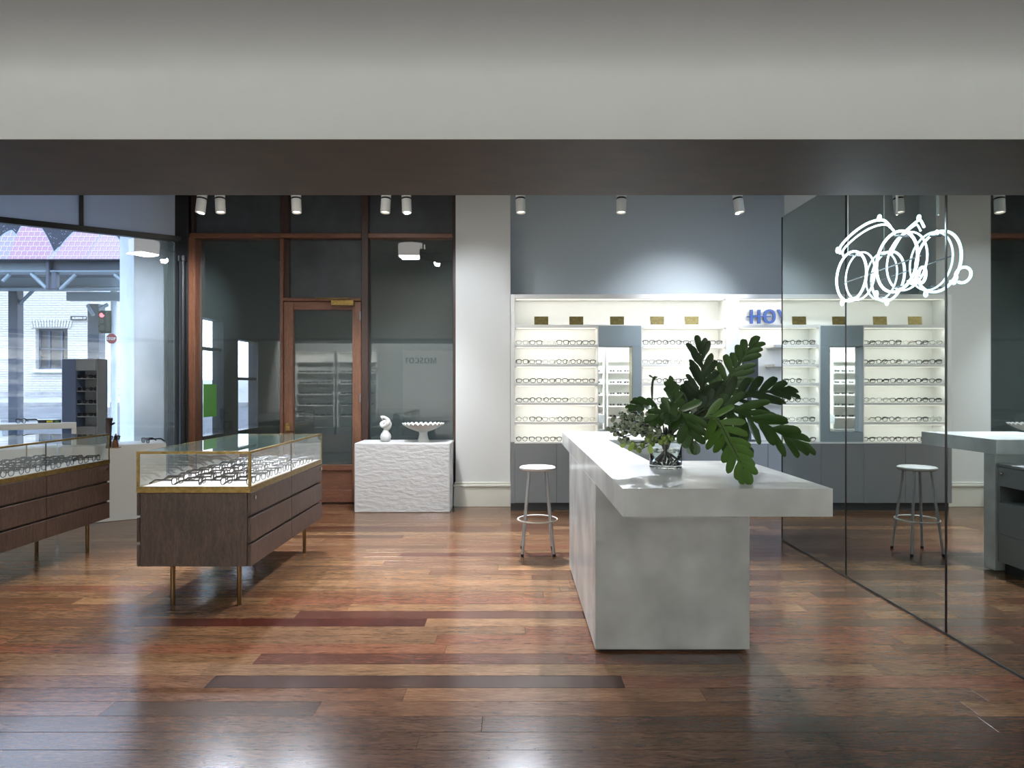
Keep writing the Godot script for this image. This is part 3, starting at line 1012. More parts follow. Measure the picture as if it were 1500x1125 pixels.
	var p2 := thing("lamp_pole", "pale street pole behind the traffic signal", "pole", Vector3(P(154.5, 0, 19).x, 0.5, -19))
	var s2 := begin()
	tube(s2, [Vector3.ZERO, Vector3(0, 5.0, 0)], 0.11, 10)
	obj("shaft", s2.commit(), M.render_white, p2)
	var s3 := begin()
	tube(s3, [Vector3.ZERO, Vector3(0, 0.25, 0)], 0.16, 10)
	obj("base", s3.commit(), M.paving, p2)
	var hd := thing("hoarding", "purple hoarding above a dark shopfront down the street", "billboard", Vector3(P(172, 0, 30).x, 0.9, -30))
	obj("billboard_face", box_mesh(Vector3(0.2, P(0, 468, 30).y - 0.9, 0), Vector3(2.4, 1.4, 0.2), 0.02), M.purple, hd)
	obj("shopfront", box_mesh(Vector3(0.2, P(0, 530, 30).y - 0.9, -0.1), Vector3(3.2, 2.7, 0.3), 0.02), M.dark, hd)
	obj("red_banner", box_mesh(Vector3(P(133, 0, 30).x - P(172, 0, 30).x, P(0, 482, 30).y - 0.9, 0.1), Vector3(0.35, 1.4, 0.1), 0.01), M.red_paint, hd)
	# the back of a parked car at the very edge
	var car := thing("parked_car", "pale parked car at the kerb, its rear mirror side in the window's edge", "car", Vector3(P(-165, 0, 12.6).x, -0.2, -12.9))
	var cb := begin()
	var prof := [Vector2(-2.0, 0.35), Vector2(-2.0, 0.95), Vector2(-1.6, 1.05), Vector2(-0.9, 1.5), Vector2(0.1, 1.52), Vector2(0.65, 1.05), Vector2(1.25, 0.92), Vector2(1.32, 0.4)]
	var z0 := -0.8
	var z1 := 0.8
	var fl := PackedVector2Array(prof)
	var ti := Geometry2D.triangulate_polygon(fl)
	for k in range(0, ti.size(), 3):
		for zz in [[z0, Vector3.FORWARD], [z1, Vector3.BACK]]:
			tri(cb, Vector3(fl[ti[k]].x, fl[ti[k]].y, zz[0]), Vector3(fl[ti[k + 1]].x, fl[ti[k + 1]].y, zz[0]), Vector3(fl[ti[k + 2]].x, fl[ti[k + 2]].y, zz[0]), zz[1])
	for k in fl.size():
		var a := fl[k]
		var b := fl[(k + 1) % fl.size()]
		var e := (b - a).normalized()
		quad(cb, Vector3(a.x, a.y, z0), Vector3(b.x, b.y, z0), Vector3(b.x, b.y, z1), Vector3(a.x, a.y, z1), Vector3(-e.y, e.x, 0))
	obj("body", cb.commit(), M.render_white, car)
	for x in [-1.2, 0.75]:
		for z in [-0.72, 0.72]:
			var ws := begin()
			tube(ws, [Vector3(x, 0.32, z - 0.1), Vector3(x, 0.32, z + 0.1)], 0.32, 16)
			obj("wheel", ws.commit(), M.rubber, car)

# ------------------------------------------------------------------ behind the camera (seen only in glass and mirrors)
func build_rear_wall() -> void:
	struct("wall_rear", span(-6.4, 3.9, 0.0, 3.9, -3.7, -3.5), M.white_wall, "white wall behind the camera, carrying lit display shelves")
	var n := 0
	var sm2 := spectacle_meshes(2, false)
	var rs := begin()
	for q in [sm2.front, sm2.lens[0], sm2.lens[1], sm2.temple[0], sm2.temple[1]]:
		rs.append_from(q, 0, Transform3D.IDENTITY)
	var rear_spec := rs.commit()
	for x0 in [-6.0, -4.85, -0.95, 0.2, 1.35, 2.5]:
		var w := 1.05
		var u := thing("display_unit", ["first", "second", "third", "fourth", "fifth", "sixth"][n] + " lit white display unit from the street on the wall behind the camera", "shelf unit", Vector3(x0, 0, 3.5))
		n += 1
		obj("back_panel", box_mesh(Vector3(w / 2, 1.25, -0.02), Vector3(w, 2.1, 0.02)), M.laminate_white, u)
		obj("cabinet", box_mesh(Vector3(w / 2, 0.1, -0.16), Vector3(w, 0.2, 0.3), 0.004), M.laminate, u)
		for s in [0.0, w]:
			obj("side", box_mesh(Vector3(s, 1.25, -0.14), Vector3(0.025, 2.1, 0.26), 0.003), M.laminate_white, u)
		obj("top", box_mesh(Vector3(w / 2, 2.3, -0.14), Vector3(w, 0.03, 0.26), 0.003), M.laminate_white, u)
		for k in 6:
			var y := 0.5 + 0.3 * k
			obj("shelf", box_mesh(Vector3(w / 2, y, -0.14), Vector3(w - 0.03, 0.025, 0.24), 0.002), M.laminate_white, u)
		if n in [1, 2, 5, 6]:
			for k in 5:
				for c in 5:
					var sp := obj("rear_sunglasses", rear_spec, M.frame_black, null, Vector3(x0 + 0.14 + c * 0.19, 0.5125 + 0.3 * k + 0.03, 3.5 - 0.17), Basis(Vector3.UP, PI))
					tag(sp, "black sunglasses on the %s display unit behind the camera, %s shelf up, %s along" % [ORD[n - 1], ORD[k], ORD[c]], "sunglasses", "sunglasses behind the camera")
		obj("light_strip", box_mesh(Vector3(w / 2, 2.27, -0.25), Vector3(w - 0.1, 0.01, 0.015)), M.led, u)
		area_light(Vector3(x0 + w / 2, 2.26, 3.2), Vector3(0, -1, 0.35), Vector2(w - 0.1, 0.03), 4.0)
	var wl := thing("linear_light", "slim linear wall washer under the ceiling edge, lighting the white bulkhead", "ceiling light", Vector3(-0.4, 2.53, -1.84))
	obj("housing", box_mesh(Vector3(0, -0.04, 0.0), Vector3(6.62, 0.08, 0.04), 0.003), M.spot_white, wl)
	obj("diffuser", box_mesh(Vector3(0, -0.055, -0.0215), Vector3(6.6, 0.03, 0.004)), glow(Color(1.0, 0.98, 0.94), 1.5), wl)
	var wl2 := thing("linear_light", "long linear light washing the display units behind the camera", "ceiling light", Vector3(-1.2, 2.53, 2.2))
	obj("diffuser", box_mesh(Vector3(0, -0.004, 0), Vector3(9.0, 0.008, 0.05)), glow(Color(1.0, 0.98, 0.94), 1.5), wl2)
	obj("trim", box_mesh(Vector3(0, -0.003, -0.031), Vector3(9.04, 0.006, 0.012)), M.spot_white, wl2)
	var sg := thing("sign_panel", "white wall panel with a black shop name behind the camera", "sign", Vector3(-2.35, 0, 3.49))
	obj("panel", box_mesh(Vector3(0, 1.40, 0), Vector3(1.5, 1.86, 0.02), 0.004), M.laminate_white, sg)
	obj("lettering", text_mesh("MOSCOT", 0.16, 0.01), M.black, sg, Vector3(-0.25, 2.05, -0.016), Basis(Vector3.UP, PI))
	# the pendant drum that the door's glass shows
	var dr := thing("drum_pendant", "white round drum pendant lamp hung behind the bulkhead", "lamp", Vector3(-1.66, 3.45, -4.5))
	var st := begin()
	lathe(st, [Vector2(0.215, 0.0), Vector2(0.22, 0.004), Vector2(0.22, 0.2), Vector2(0.215, 0.204), Vector2(0.0, 0.204)], 40)
	obj("shade", st.commit(), M.shade, dr)
	var df := begin()
	lathe(df, [Vector2(0.0, 0.012), Vector2(0.212, 0.012)], 40)
	obj("diffuser", df.commit(), M.spot_face, dr)
	var rd := begin()
	tube(rd, [Vector3(0, 0.2, 0), Vector3(0, 0.35, 0)], 0.012, 8)
	obj("rod", rd.commit(), M.spot_white, dr)

# ------------------------------------------------------------------ ceiling spots
func build_spots() -> void:
	var lab := ["first", "second", "third", "fourth", "fifth", "sixth", "seventh", "eighth"]
	for k in 8:
		var x: float = SPOTS[k][0]
		var t := thing("ceiling_spot", "white cylinder ceiling spotlight with a black joint, %s from the street window" % lab[k], "spotlight", Vector3(x, 3.8, -6.5), 0.0, "ceiling spotlights")
		var bs := Basis(Vector3.BACK, deg_to_rad(SPOTS[k][1])) * Basis(Vector3.RIGHT, deg_to_rad(-6.0))
		var st := begin()
		tube(st, [Vector3(0, 0, 0), Vector3(0, -0.62, 0)], 0.01, 8)
		lathe(st, [Vector2(0.0, -0.002), Vector2(0.05, -0.002), Vector2(0.05, -0.03), Vector2(0.0, -0.03)], 20)
		obj("stem", st.commit(), M.spot_white, t)
		var c := begin()
		lathe(c, [Vector2(0.0, 0.0), Vector2(0.044, 0.0), Vector2(0.046, -0.003), Vector2(0.046, -0.045), Vector2(0.0, -0.045)].map(func(p): return Vector2(p.x, p.y)), 20)
		obj("upper_body", c.commit(), M.spot_white, t, Vector3(0, -0.62, 0), bs)
		var j := begin()
		lathe(j, [Vector2(0.0, -0.045), Vector2(0.046, -0.045), Vector2(0.046, -0.062), Vector2(0.0, -0.062)], 20)
		obj("joint_ring", j.commit(), M.black, t, Vector3(0, -0.62, 0), bs)
		var b := begin()
		lathe(b, [Vector2(0.0, -0.062), Vector2(0.046, -0.062), Vector2(0.046, -0.185), Vector2(0.042, -0.19), Vector2(0.038, -0.185), Vector2(0.038, -0.178)], 20)
		obj("lower_body", b.commit(), M.spot_white, t, Vector3(0, -0.62, 0), bs)
		var f := begin()
		lathe(f, [Vector2(0.0, -0.176), Vector2(0.037, -0.176)], 20)
		obj("lamp_face", f.commit(), M.spot_face, t, Vector3(0, -0.62, 0), bs)

# ------------------------------------------------------------------ spectacles
# kinds: rim outline from a rounded superellipse; all measures in metres, lenses in the xy plane, temples towards -z
func rim_points(cx: float, rw: float, rh: float, e: float, drop: float) -> Array:
	var pts := []
	for k in 18:
		var a := TAU * k / 18
		var c := cos(a)
		var s := sin(a)
		var x := signf(c) * pow(absf(c), 2.0 / e) * rw
		var y := signf(s) * pow(absf(s), 2.0 / e) * rh
		x *= 1.0 + drop * (y / rh)
		pts.append(Vector3(cx + x, y, 0))
	return pts

const SHAPES := [["rectangular", 0.026, 0.019, 4.0, 0.05], ["round", 0.023, 0.0225, 2.0, 0.0], ["square", 0.026, 0.022, 3.4, 0.07], ["panto", 0.0245, 0.022, 2.4, 0.10], ["browline", 0.027, 0.020, 3.0, 0.12]]
var spec_cache := {}

func spectacle_meshes(shape: int, thin: bool) -> Dictionary:
	var key := "%d%s" % [shape, thin]
	if spec_cache.has(key): return spec_cache[key]
	var s: Array = SHAPES[shape]
	var rw: float = s[1]
	var rh: float = s[2]
	var r := 0.0014 if thin else 0.0030
	var cx := rw + 0.0095
	var f := begin()
	var lens := []
	for sd in [-1.0, 1.0]:
		var pts := rim_points(cx * sd, rw, rh, s[3], s[4])
		var rad := []
		for p in pts:
			rad.append(r * (1.5 if (p.y > rh * 0.4 and not thin) else 1.0))
		tube(f, pts, rad, 5, true)
		# end piece
		box(f, Vector3((cx + rw + 0.003) * sd, rh * 0.55, -0.002), Vector3(0.008, r * 3.0, 0.005), 0.001)
		var l := begin()
		for k in range(1, 17):
			tri(l, pts[0], pts[k], pts[k + 1], Vector3.BACK)
		lens.append(l.commit())
	tube(f, [Vector3(-0.011, rh * 0.30, 0), Vector3(-0.005, rh * 0.48, 0.002), Vector3(0.005, rh * 0.48, 0.002), Vector3(0.011, rh * 0.30, 0)], r * 1.2, 5)
	var t := []
	for sd in [-1.0, 1.0]:
		var b := begin()
		var x: float = (cx + rw + 0.006) * sd
		tube(b, [Vector3(x, rh * 0.55, -0.002), Vector3(x * 1.0, rh * 0.55, -0.09), Vector3(x * 0.99, rh * 0.45, -0.105), Vector3(x * 0.98, -rh * 0.6, -0.14)], [r * 1.1, r * 1.1, r * 1.2, r * 1.0], 4, false, 1.6)
		t.append(b.commit())
	spec_cache[key] = {"front": f.commit(), "lens": lens, "temple": t, "h": rh + r * 1.2}
	return spec_cache[key]

const FRAME_NAMES := ["black", "tortoiseshell", "clear", "gold rimmed", "dark grey"]
var spec_proto := {}

func make_spectacles(shape: int, tone: int, sun: bool) -> Node3D:
	# one of each kind is built, every further one is a duplicate
	var key := "%d %d %s" % [shape, tone, sun]
	if spec_proto.has(key):
		var c: Node3D = spec_proto[key].duplicate()
		c.name = numbered("sunglasses" if sun else "spectacles")
		add_child(c)
		return c
	var thin := tone == 3
	var ms := spectacle_meshes(shape, thin)
	var m: Material = [M.frame_black, M.frame_tortoise, M.frame_clear, M.frame_gold, M.frame_grey][tone]
	var o := Node3D.new()
	o.name = numbered("sunglasses" if sun else "spectacles")
	add_child(o)
	obj("frame_front", ms.front, m, o)
	for k in 2:
		obj("lens", ms.lens[k], M.lens_dark if sun else M.lens, o)
		obj("temple", ms.temple[k], m, o)
	spec_proto[key] = o
	return o

func put_spectacles(at: Vector3, turn: float, shape: int, tone: int, where: String, group: String, sun := false, size := 1.0, lie := 0.0) -> Node3D:
	var o := make_spectacles(shape, tone, sun)
	var hgt: float = spectacle_meshes(shape, tone == 3).h
	var bs := Basis(Vector3.UP, turn) * Basis(Vector3.RIGHT, lie)
	o.transform = Transform3D(bs.scaled(Vector3.ONE * size), at + Vector3(0, hgt * size, 0))
	var word := "sunglasses" if sun else "spectacles"
	tag(o, "%s %s %s %s" % [FRAME_NAMES[tone], SHAPES[shape][0], word, where], word, group)
	return o

const ORD := ["first", "second", "third", "fourth", "fifth", "sixth", "seventh", "eighth", "ninth", "tenth"]

# ------------------------------------------------------------------ lit shelf wall
func build_shelf_wall() -> void:
	var D := 7.35
	var back := 7.62
	var X := func(px: float) -> float: return (px - 752.0) * D * 0.001
	var Y := func(py: float) -> float: return EYE - (py - 565.0) * D * 0.001
	var x_end := 4.3
	var xl: float = X.call(748.0)
	var x_in: float = X.call(754.0)
	var xa: float = X.call(877.0)
	var xb: float = X.call(939.5)
	var xd0: float = X.call(1063.5)
	var xd1: float = X.call(1083.0)
	var y_top: float = Y.call(431.0)
	var y_ti: float = Y.call(437.5)
	var y_cnt: float = Y.call(647.5)
	var u := thing("shelf_wall", "built in white shelf wall with lit shelves above grey cupboards", "shelf unit", Vector3(0, 0, 0))
	obj("back_panel", span(xl, x_end, y_cnt, y_top, back, back + 0.02), M.laminate_white, u)
	obj("side_panel", span(xl, x_in, 0.085, y_top, D, back + 0.3, 0.003), M.laminate_white, u)
	obj("top_panel", span(x_in, x_end, y_ti, y_top, D, back + 0.3, 0.003), M.laminate_white, u)
	obj("divider", span(xd0, xd1, y_cnt, y_ti, D, back, 0.003), M.laminate_white, u)
	obj("top_shelf", span(x_in, xd0, Y.call(480.0), Y.call(475.5), D + 0.01, back, 0.002), M.laminate_white, u)
	obj("top_shelf", span(xd1, x_end, Y.call(480.0), Y.call(475.5), D + 0.01, back, 0.002), M.laminate_white, u)
	obj("upright", span(xa - 0.012, xa, y_cnt, Y.call(480.0), D + 0.01, back, 0.002), M.laminate_white, u)
	obj("upright", span(xb, xb + 0.012, y_cnt, Y.call(480.0), D + 0.01, back, 0.002), M.laminate_white, u)
	var rows := [504.5, 533.0, 561.0, 589.5, 618.0]
	for q in [[x_in, xa - 0.012], [xb + 0.012, xd0], [X.call(1135.0), x_end]]:
		for k in 5:
			var y: float = Y.call(rows[k])
			obj("shelf", span(q[0], q[1], y - 0.030, y, D + 0.02, back, 0.002), M.laminate_white, u)
	obj("counter_ledge", span(x_in, x_end, y_cnt - 0.018, y_cnt, D, back + 0.3, 0.002), M.laminate_white, u)
	# lights: a strip under the top panel and under every shelf
	var strip := func(x0: float, x1: float, y: float, e: float) -> void:
		obj("light_strip", span(x0 + 0.02, x1 - 0.02, y - 0.006, y - 0.0005, D + 0.035, D + 0.05), M.led, u)
		area_light(Vector3((x0 + x1) * 0.5, y - 0.012, -(D + 0.045)), Vector3(0, -1, -0.75), Vector2(x1 - x0 - 0.05, 0.02), e)
	strip.call(x_in, xd0, y_ti, 0.26)
	strip.call(xd1, x_end, y_ti, 0.32)
	for q in [[x_in, xa - 0.012], [xb + 0.012, xd0]]:
		strip.call(q[0], q[1], Y.call(480.0), 0.13)
		for k in 5:
			strip.call(q[0], q[1], Y.call(rows[k]) - 0.030, 0.13)
	strip.call(xd1, x_end, Y.call(480.0), 0.4)
	# cupboards
	var seams := [754.0, 815.5, 877.0, 939.0, 1001.0, 1063.0, 1125.0, 1187.0, 1249.0]
	for k in seams.size() - 1:
		obj("door", span(X.call(seams[k]) + 0.0015, X.call(seams[k + 1]) - 0.0015, 0.088, y_cnt - 0.02, D, D + 0.02, 0.0015), M.laminate, u)
	obj("side_panel", span(xl, x_in - 0.001, 0.085, y_cnt, D - 0.003, D + 0.02), M.laminate, u)
	obj("carcass", span(x_in, x_end, 0.085, y_cnt - 0.02, D + 0.022, back + 0.3), M.black, u)
	obj("toe_kick", span(xl, x_end, 0.0, 0.085, D + 0.05, back + 0.3), M.kick, u)
	# tall mirror in a blue grey board
	var mr := thing("panel_mirror", "narrow mirror in a tall blue grey board between the lit shelves", "mirror", Vector3(0, 0, 0))
	var mx1: float = X.call(926.5)
	var my0: float = Y.call(633.0)
	var my1: float = Y.call(507.5)
	obj("board", span(xa, xb, my1, Y.call(477.0), D + 0.005, back - 0.002, 0.002), M.panel_grey, mr)
	obj("board", span(mx1, xb, y_cnt, my1, D + 0.005, back - 0.002, 0.002), M.panel_grey, mr)
	obj("board", span(xa, mx1, y_cnt, my0, D + 0.005, back - 0.002, 0.002), M.panel_grey, mr)
	obj("reveal", span(mx1 - 0.004, mx1, my0, my1, D + 0.006, D + 0.10), M.plaque, mr)
	obj("mirror_glass", span(xa, mx1, my0, my1, D + 0.10, D + 0.11), M.mirror_dim, mr)
	# brass name plaques leaning in the top niche
	var px := [793.5, 845.5, 906.0, 965.5, 1017.0]
	var lb := ["nearest the white pier, its top edge dark", "second along from the white pier", "above the tall grey mirror board", "fourth along from the white pier", "nearest the bay divider"]
	for k in 5:
		var pq := thing("brass_plaque", "small brass plaque on the top shelf, %s" % lb[k], "plaque", Vector3(X.call(px[k]), Y.call(475.5), -(D + 0.10)), 0.0, "brass plaques on the top shelf")
		var tilt := Basis(Vector3.RIGHT, -0.10)
		obj("plate", box_mesh(Vector3(0, 0.050, 0), Vector3(0.152, 0.098, 0.006), 0.001), M.plaque, pq, Vector3.ZERO, tilt)
		obj("stand", box_mesh(Vector3(0, 0.012, -0.022), Vector3(0.10, 0.024, 0.03), 0.002), M.plaque, pq)
	# blue letters on the next bay
	var s := thing("letter_sign", "blue lettering HOYA with a bar through it on the upper white bay", "sign", Vector3(X.call(1111.0), Y.call(461.0), -(back - 0.03)))
	var t := text_mesh("HOYA", 0.155, 0.02)
	t.horizontal_alignment = HORIZONTAL_ALIGNMENT_LEFT
	obj("lettering", t, M.blue, s, Vector3(-0.03, 0, 0.0))
	obj("bar", box_mesh(Vector3(0.09, 0.005, 0.0), Vector3(0.27, 0.014, 0.022), 0.002), M.blue, s)
	# dark screen standing in the bay by the mirror's end
	var sc := thing("counter_screen", "tall narrow black screen standing in the bay beside the mirror wall", "screen", Vector3(X.call(1104.5), y_cnt, -(D + 0.12)))
	obj("screen_panel", box_mesh(Vector3(0, 0.73, 0), Vector3(0.17, 0.50, 0.03), 0.004), M.black, sc)
	obj("stand", box_mesh(Vector3(0, 0.25, -0.03), Vector3(0.04, 0.5, 0.03), 0.003), M.kick, sc)
	obj("foot", box_mesh(Vector3(0, 0.007, 0), Vector3(0.16, 0.014, 0.14), 0.003), M.kick, sc)
	# spectacles on the shelves
	var r := RandomNumberGenerator.new()
	r.seed = 77
	var base_rows := [504.5, 533.0, 561.0, 589.5, 618.0, 647.5]
	var rown := ["top", "second", "third", "fourth", "fifth", "lowest"]
	for q in [[x_in, xa - 0.012, 0], [xb + 0.012, xd0, 1]]:
		for k in 6:
			for c in 6:
				var tone: int = [0, 0, 4, 2, 3, 1, 0, 4][r.randi() % 8]
				var shp := r.randi() % 5
				var x: float = lerpf(q[0] + 0.085, q[1] - 0.085, c / 5.0) + r.randf_range(-0.008, 0.008)
				var where: String
				if q[2] == 0:
					where = "on the %s lit shelf, %s from the white pier" % [rown[k], ORD[c]]
				else:
					where = "on the %s lit shelf, %s along from the mirror board" % [rown[k], ORD[c]]
				put_spectacles(Vector3(x, Y.call(base_rows[k]), -(D + 0.075)), r.randf_range(-0.06, 0.06), shp, tone, where, "spectacles on the lit shelf wall", false, 1.02)

# ------------------------------------------------------------------ concrete counter
func build_island() -> void:
	var top := 0.96
	var bot := 0.854
	var xl := 0.415
	var xr := 1.21
	var t := thing("service_counter", "pale polished concrete service counter, U shaped with a long cantilevered slab", "counter", Vector3(0, 0, 0))
	var st := begin()
	var xi := 0.69
	plan(st, PackedVector2Array([Vector2(xl, 2.586), Vector2(xr, 2.586), Vector2(xr, 3.545), Vector2(xi + 0.015, 3.545), Vector2(xi - 0.01, 4.92), Vector2(xr, 4.92), Vector2(xr, 5.82), Vector2(xl, 5.82)]), bot, top)
	obj("countertop", st.commit(), M.concrete, t)
	obj("base", span(xl, xr - 0.012, 0.012, bot, 3.46, 3.56, 0.003), M.concrete, t)
	obj("side_wall", span(xl, xl + 0.10, 0.012, bot, 3.562, 5.06, 0.003), M.concrete, t)
	obj("back_support", span(xl + 0.102, xr - 0.005, 0.012, bot, 4.94, 5.06, 0.003), M.concrete, t)
	obj("plinth", span(xl + 0.02, xr - 0.03, 0.0, 0.012, 3.48, 3.55), M.black, t)
	obj("plinth", span(xl + 0.02, xl + 0.09, 0.0, 0.012, 3.56, 5.04), M.black, t)
	# drawer cabinet on the staff side, seen in the mirror
	var c := thing("drawer_cabinet", "grey drawer cabinet under the concrete counter, its drawers facing the mirror", "cabinet", Vector3(0, 0, 0))
	var cx0 := 0.72
	var cx1 := 1.195
	var ca := 3.60
	var cb := 4.935
	obj("cabinet_top", span(cx0, cx1 + 0.004, 0.77, 0.79, ca, cb, 0.002), M.laminate, c)
	obj("carcass", span(cx0, cx1 - 0.02, 0.08, 0.515, ca, cb), M.laminate, c)
	obj("niche_back", span(cx0, cx0 + 0.02, 0.515, 0.77, ca, cb), M.kick, c)
	for q in [ca + 0.01, cb - 0.03]:
		obj("upright", span(cx0 + 0.02, cx1 - 0.001, 0.515, 0.77, q, q + 0.02), M.laminate, c)
	obj("toe_kick", span(cx0, cx1 - 0.06, 0.0, 0.08, ca, cb), M.kick, c)
	for k in 3:
		var a := ca + 0.005 + k * (cb - ca - 0.01) / 3.0
		var b := a + (cb - ca - 0.01) / 3.0 - 0.003
		var dr := obj("drawer", span(cx1 - 0.018, cx1, 0.63, 0.766, a, b, 0.002), M.laminate, c)
		obj("drawer_box", span(cx0 + 0.03, cx1 - 0.02, 0.64, 0.75, a + 0.03, b - 0.03), M.laminate, dr)
		var kn := begin()
		blob(kn, Vector3(cx1 + 0.008, 0.722, -(b - 0.05)), Vector3(0.012, 0.012, 0.012), 10, 6)
		obj("knob", kn.commit(), M.chrome, dr)
		obj("drawer", span(cx1 - 0.018, cx1, 0.285, 0.512, a, b, 0.002), M.laminate, c)
		obj("drawer", span(cx1 - 0.018, cx1, 0.085, 0.282, a, b, 0.002), M.laminate, c)

# ------------------------------------------------------------------ display cases
func build_cases() -> void:
	var w := 0.69
	var d0 := 0.0
	var l := 1.53
	var t := thing("display_case", "walnut and brass display case nearest the white door plinth, its end facing the camera", "display case", Vector3(-1.93, 0, -4.12), 0.0, "walnut display cases")
	var hw := w * 0.5
	# body between the drawer faces
	obj("body", span(-hw + 0.022, hw - 0.022, 0.258, 0.703, 0.0, l, 0.003), M.walnut, t)
	for s in [-1.0, 1.0]:
		var y0s := [0.258, 0.404, 0.566]
		var y1s := [0.388, 0.550, 0.701]
		for k in 3:
			for h in 2:
				var a := 0.002 + h * (l * 0.5)
				var dw := obj("drawer", span((hw - 0.02) * s, hw * s, y0s[k], y1s[k], a, a + l * 0.5 - 0.004, 0.002), M.walnut, t)
				if k == 2:
					var kn := begin()
					var at := Vector3(hw * s, 0.668, -(a + (0.05 if h == 0 else l * 0.5 - 0.05)))
					tube(kn, [at, at + Vector3(0.012 * s, 0, 0)], 0.012, 12)
					obj("lock", kn.commit(), M.chrome, dw)
	# brass rails
	var y0 := 0.703
	var y1 := 0.740
	obj("bottom_rail", (func():
		var st := begin()
		span_in(st, -hw, hw, y0, y1, -0.004, 0.02, 0.002)
		span_in(st, -hw, hw, y0, y1, l - 0.02, l + 0.004, 0.002)
		span_in(st, -hw, -hw + 0.02, y0, y1, 0.02, l - 0.02, 0.002)
		span_in(st, hw - 0.02, hw, y0, y1, 0.02, l - 0.02, 0.002)
		return st.commit()).call(), M.brass, t)
	obj("top_rail", (func():
		var st := begin()
		span_in(st, -hw, hw, 0.938, 0.954, -0.004, 0.012, 0.002)
		span_in(st, -hw, hw, 0.943, 0.951, l - 0.008, l + 0.002, 0.001)
		span_in(st, -hw, -hw + 0.008, 0.943, 0.951, 0.012, l - 0.008, 0.001)
		span_in(st, hw - 0.014, hw, 0.940, 0.954, 0.012, l - 0.008, 0.002)
		return st.commit()).call(), M.brass, t)
	for s in [-1.0, 1.0]:
		obj("corner_post", span((hw - 0.016) * s, hw * s, y1, 0.938, -0.003, 0.013, 0.002), M.brass, t)
		obj("corner_post", span((hw - 0.008) * s, hw * s, y1, 0.943, l - 0.008, l, 0.001), M.brass, t)
		# side glass in two sheets
		for h in 2:
			obj("side_pane", span((hw - 0.008) * s, (hw - 0.003) * s, y1, 0.94, 0.014 + h * (l * 0.5 - 0.006), l * 0.5 - 0.002 + h * (l * 0.5 - 0.008)), M.pane, t)
		obj("pane_joint", span((hw - 0.009) * s, (hw - 0.002) * s, y1, 0.94, l * 0.5 - 0.002, l * 0.5 + 0.002), M.kick, t)
	obj("end_pane", span(-hw + 0.016, hw - 0.016, y1, 0.938, 0.002, 0.007), M.pane, t)
	obj("end_pane", span(-hw + 0.008, hw - 0.008, y1, 0.943, l - 0.007, l - 0.002), M.pane, t)
	obj("top_pane", span(-hw + 0.008, hw - 0.014, 0.945, 0.951, 0.012, l - 0.008), M.pane_green, t)
	obj("tray", span(-hw + 0.021, hw - 0.021, 0.7035, 0.738, 0.022, l - 0.022), M.tray, t)
	for x in [-0.17, 0.24]:
		for d in [0.09, l - 0.13]:
			var st := begin()
			lathe(st, [Vector2(0.0, 0.0), Vector2(0.013, 0.0), Vector2(0.015, 0.258), Vector2(0.0, 0.258)], 14)
			obj("leg", st.commit(), M.brass_leg, t, Vector3(x, 0, -d))
	dup(t, "walnut and brass display case nearest the street window, cut by the picture's edge", Vector3(-3.685, 0, -4.12))
	# spectacles lying in rows
	var r := RandomNumberGenerator.new()
	r.seed = 31
	for q in [[-1.93, "plinth-side case"], [-3.685, "window-side case"]]:
		for c in 4:
			for k in 9:
				var x: float = q[0] - 0.155 + c * 0.152
				var z := -4.12 - 0.12 - k * 0.162
				var turn := PI / 2 + r.randf_range(-0.18, 0.18)
				var tone: int = [0, 0, 0, 4, 1, 0][r.randi() % 6]
				var where := "in the %s, %s row from the street, %s back" % [q[1], ORD[c], ORD[k]]
				put_spectacles(Vector3(x, 0.738, z), turn, r.randi() % 5, tone, where, "spectacles in the glass cases", false, 1.0, 0.0)

# ------------------------------------------------------------------ stools
func build_stools() -> void:
	var t := thing("bar_stool", "white round bar stool with foot ring standing left of the concrete counter", "stool", Vector3(0.196, 0, -5.53), 0.0, "white bar stools")
	t.set_meta("label", "white round bar stool with foot ring, between the white pier and the concrete counter")
	var st := begin()
	lathe(st, [Vector2(0.0, 0.67), Vector2(0.135, 0.67), Vector2(0.145, 0.677), Vector2(0.148, 0.684), Vector2(0.145, 0.692), Vector2(0.137, 0.697), Vector2(0.0, 0.694)], 36)
	obj("seat", st.commit(), M.stool, t)
	for a in 4:
		var an := PI / 4 + a * PI / 2
		var dirv := Vector3(cos(an) * 0.94, 0, sin(an) * 1.06)
		var l := begin()
		tube(l, [dirv * 0.10 + Vector3(0, 0.672, 0), dirv * 0.188 + Vector3(0, 0.012, 0)], 0.0105, 10)
		var leg := obj("leg", l.commit(), M.stool_leg, t)
		var f := begin()
		tube(f, [dirv * 0.1878 + Vector3(0, 0.02, 0), dirv * 0.190 + Vector3(0, 0.0, 0)], 0.0125, 10)
		obj("rubber_foot", f.commit(), M.rubber, leg)
	var ring := []
	for k in 36:
		ring.append(Vector3(cos(TAU * k / 36) * 0.160, 0.27, sin(TAU * k / 36) * 0.166))
	var rs := begin()
	tube(rs, ring, 0.0065, 8, true)
	obj("foot_ring", rs.commit(), M.stool, t)
	dup(t, "white round bar stool at the mirror side of the concrete counter, seen in the mirror", Vector3(1.42, 0, -5.53), 0.0)

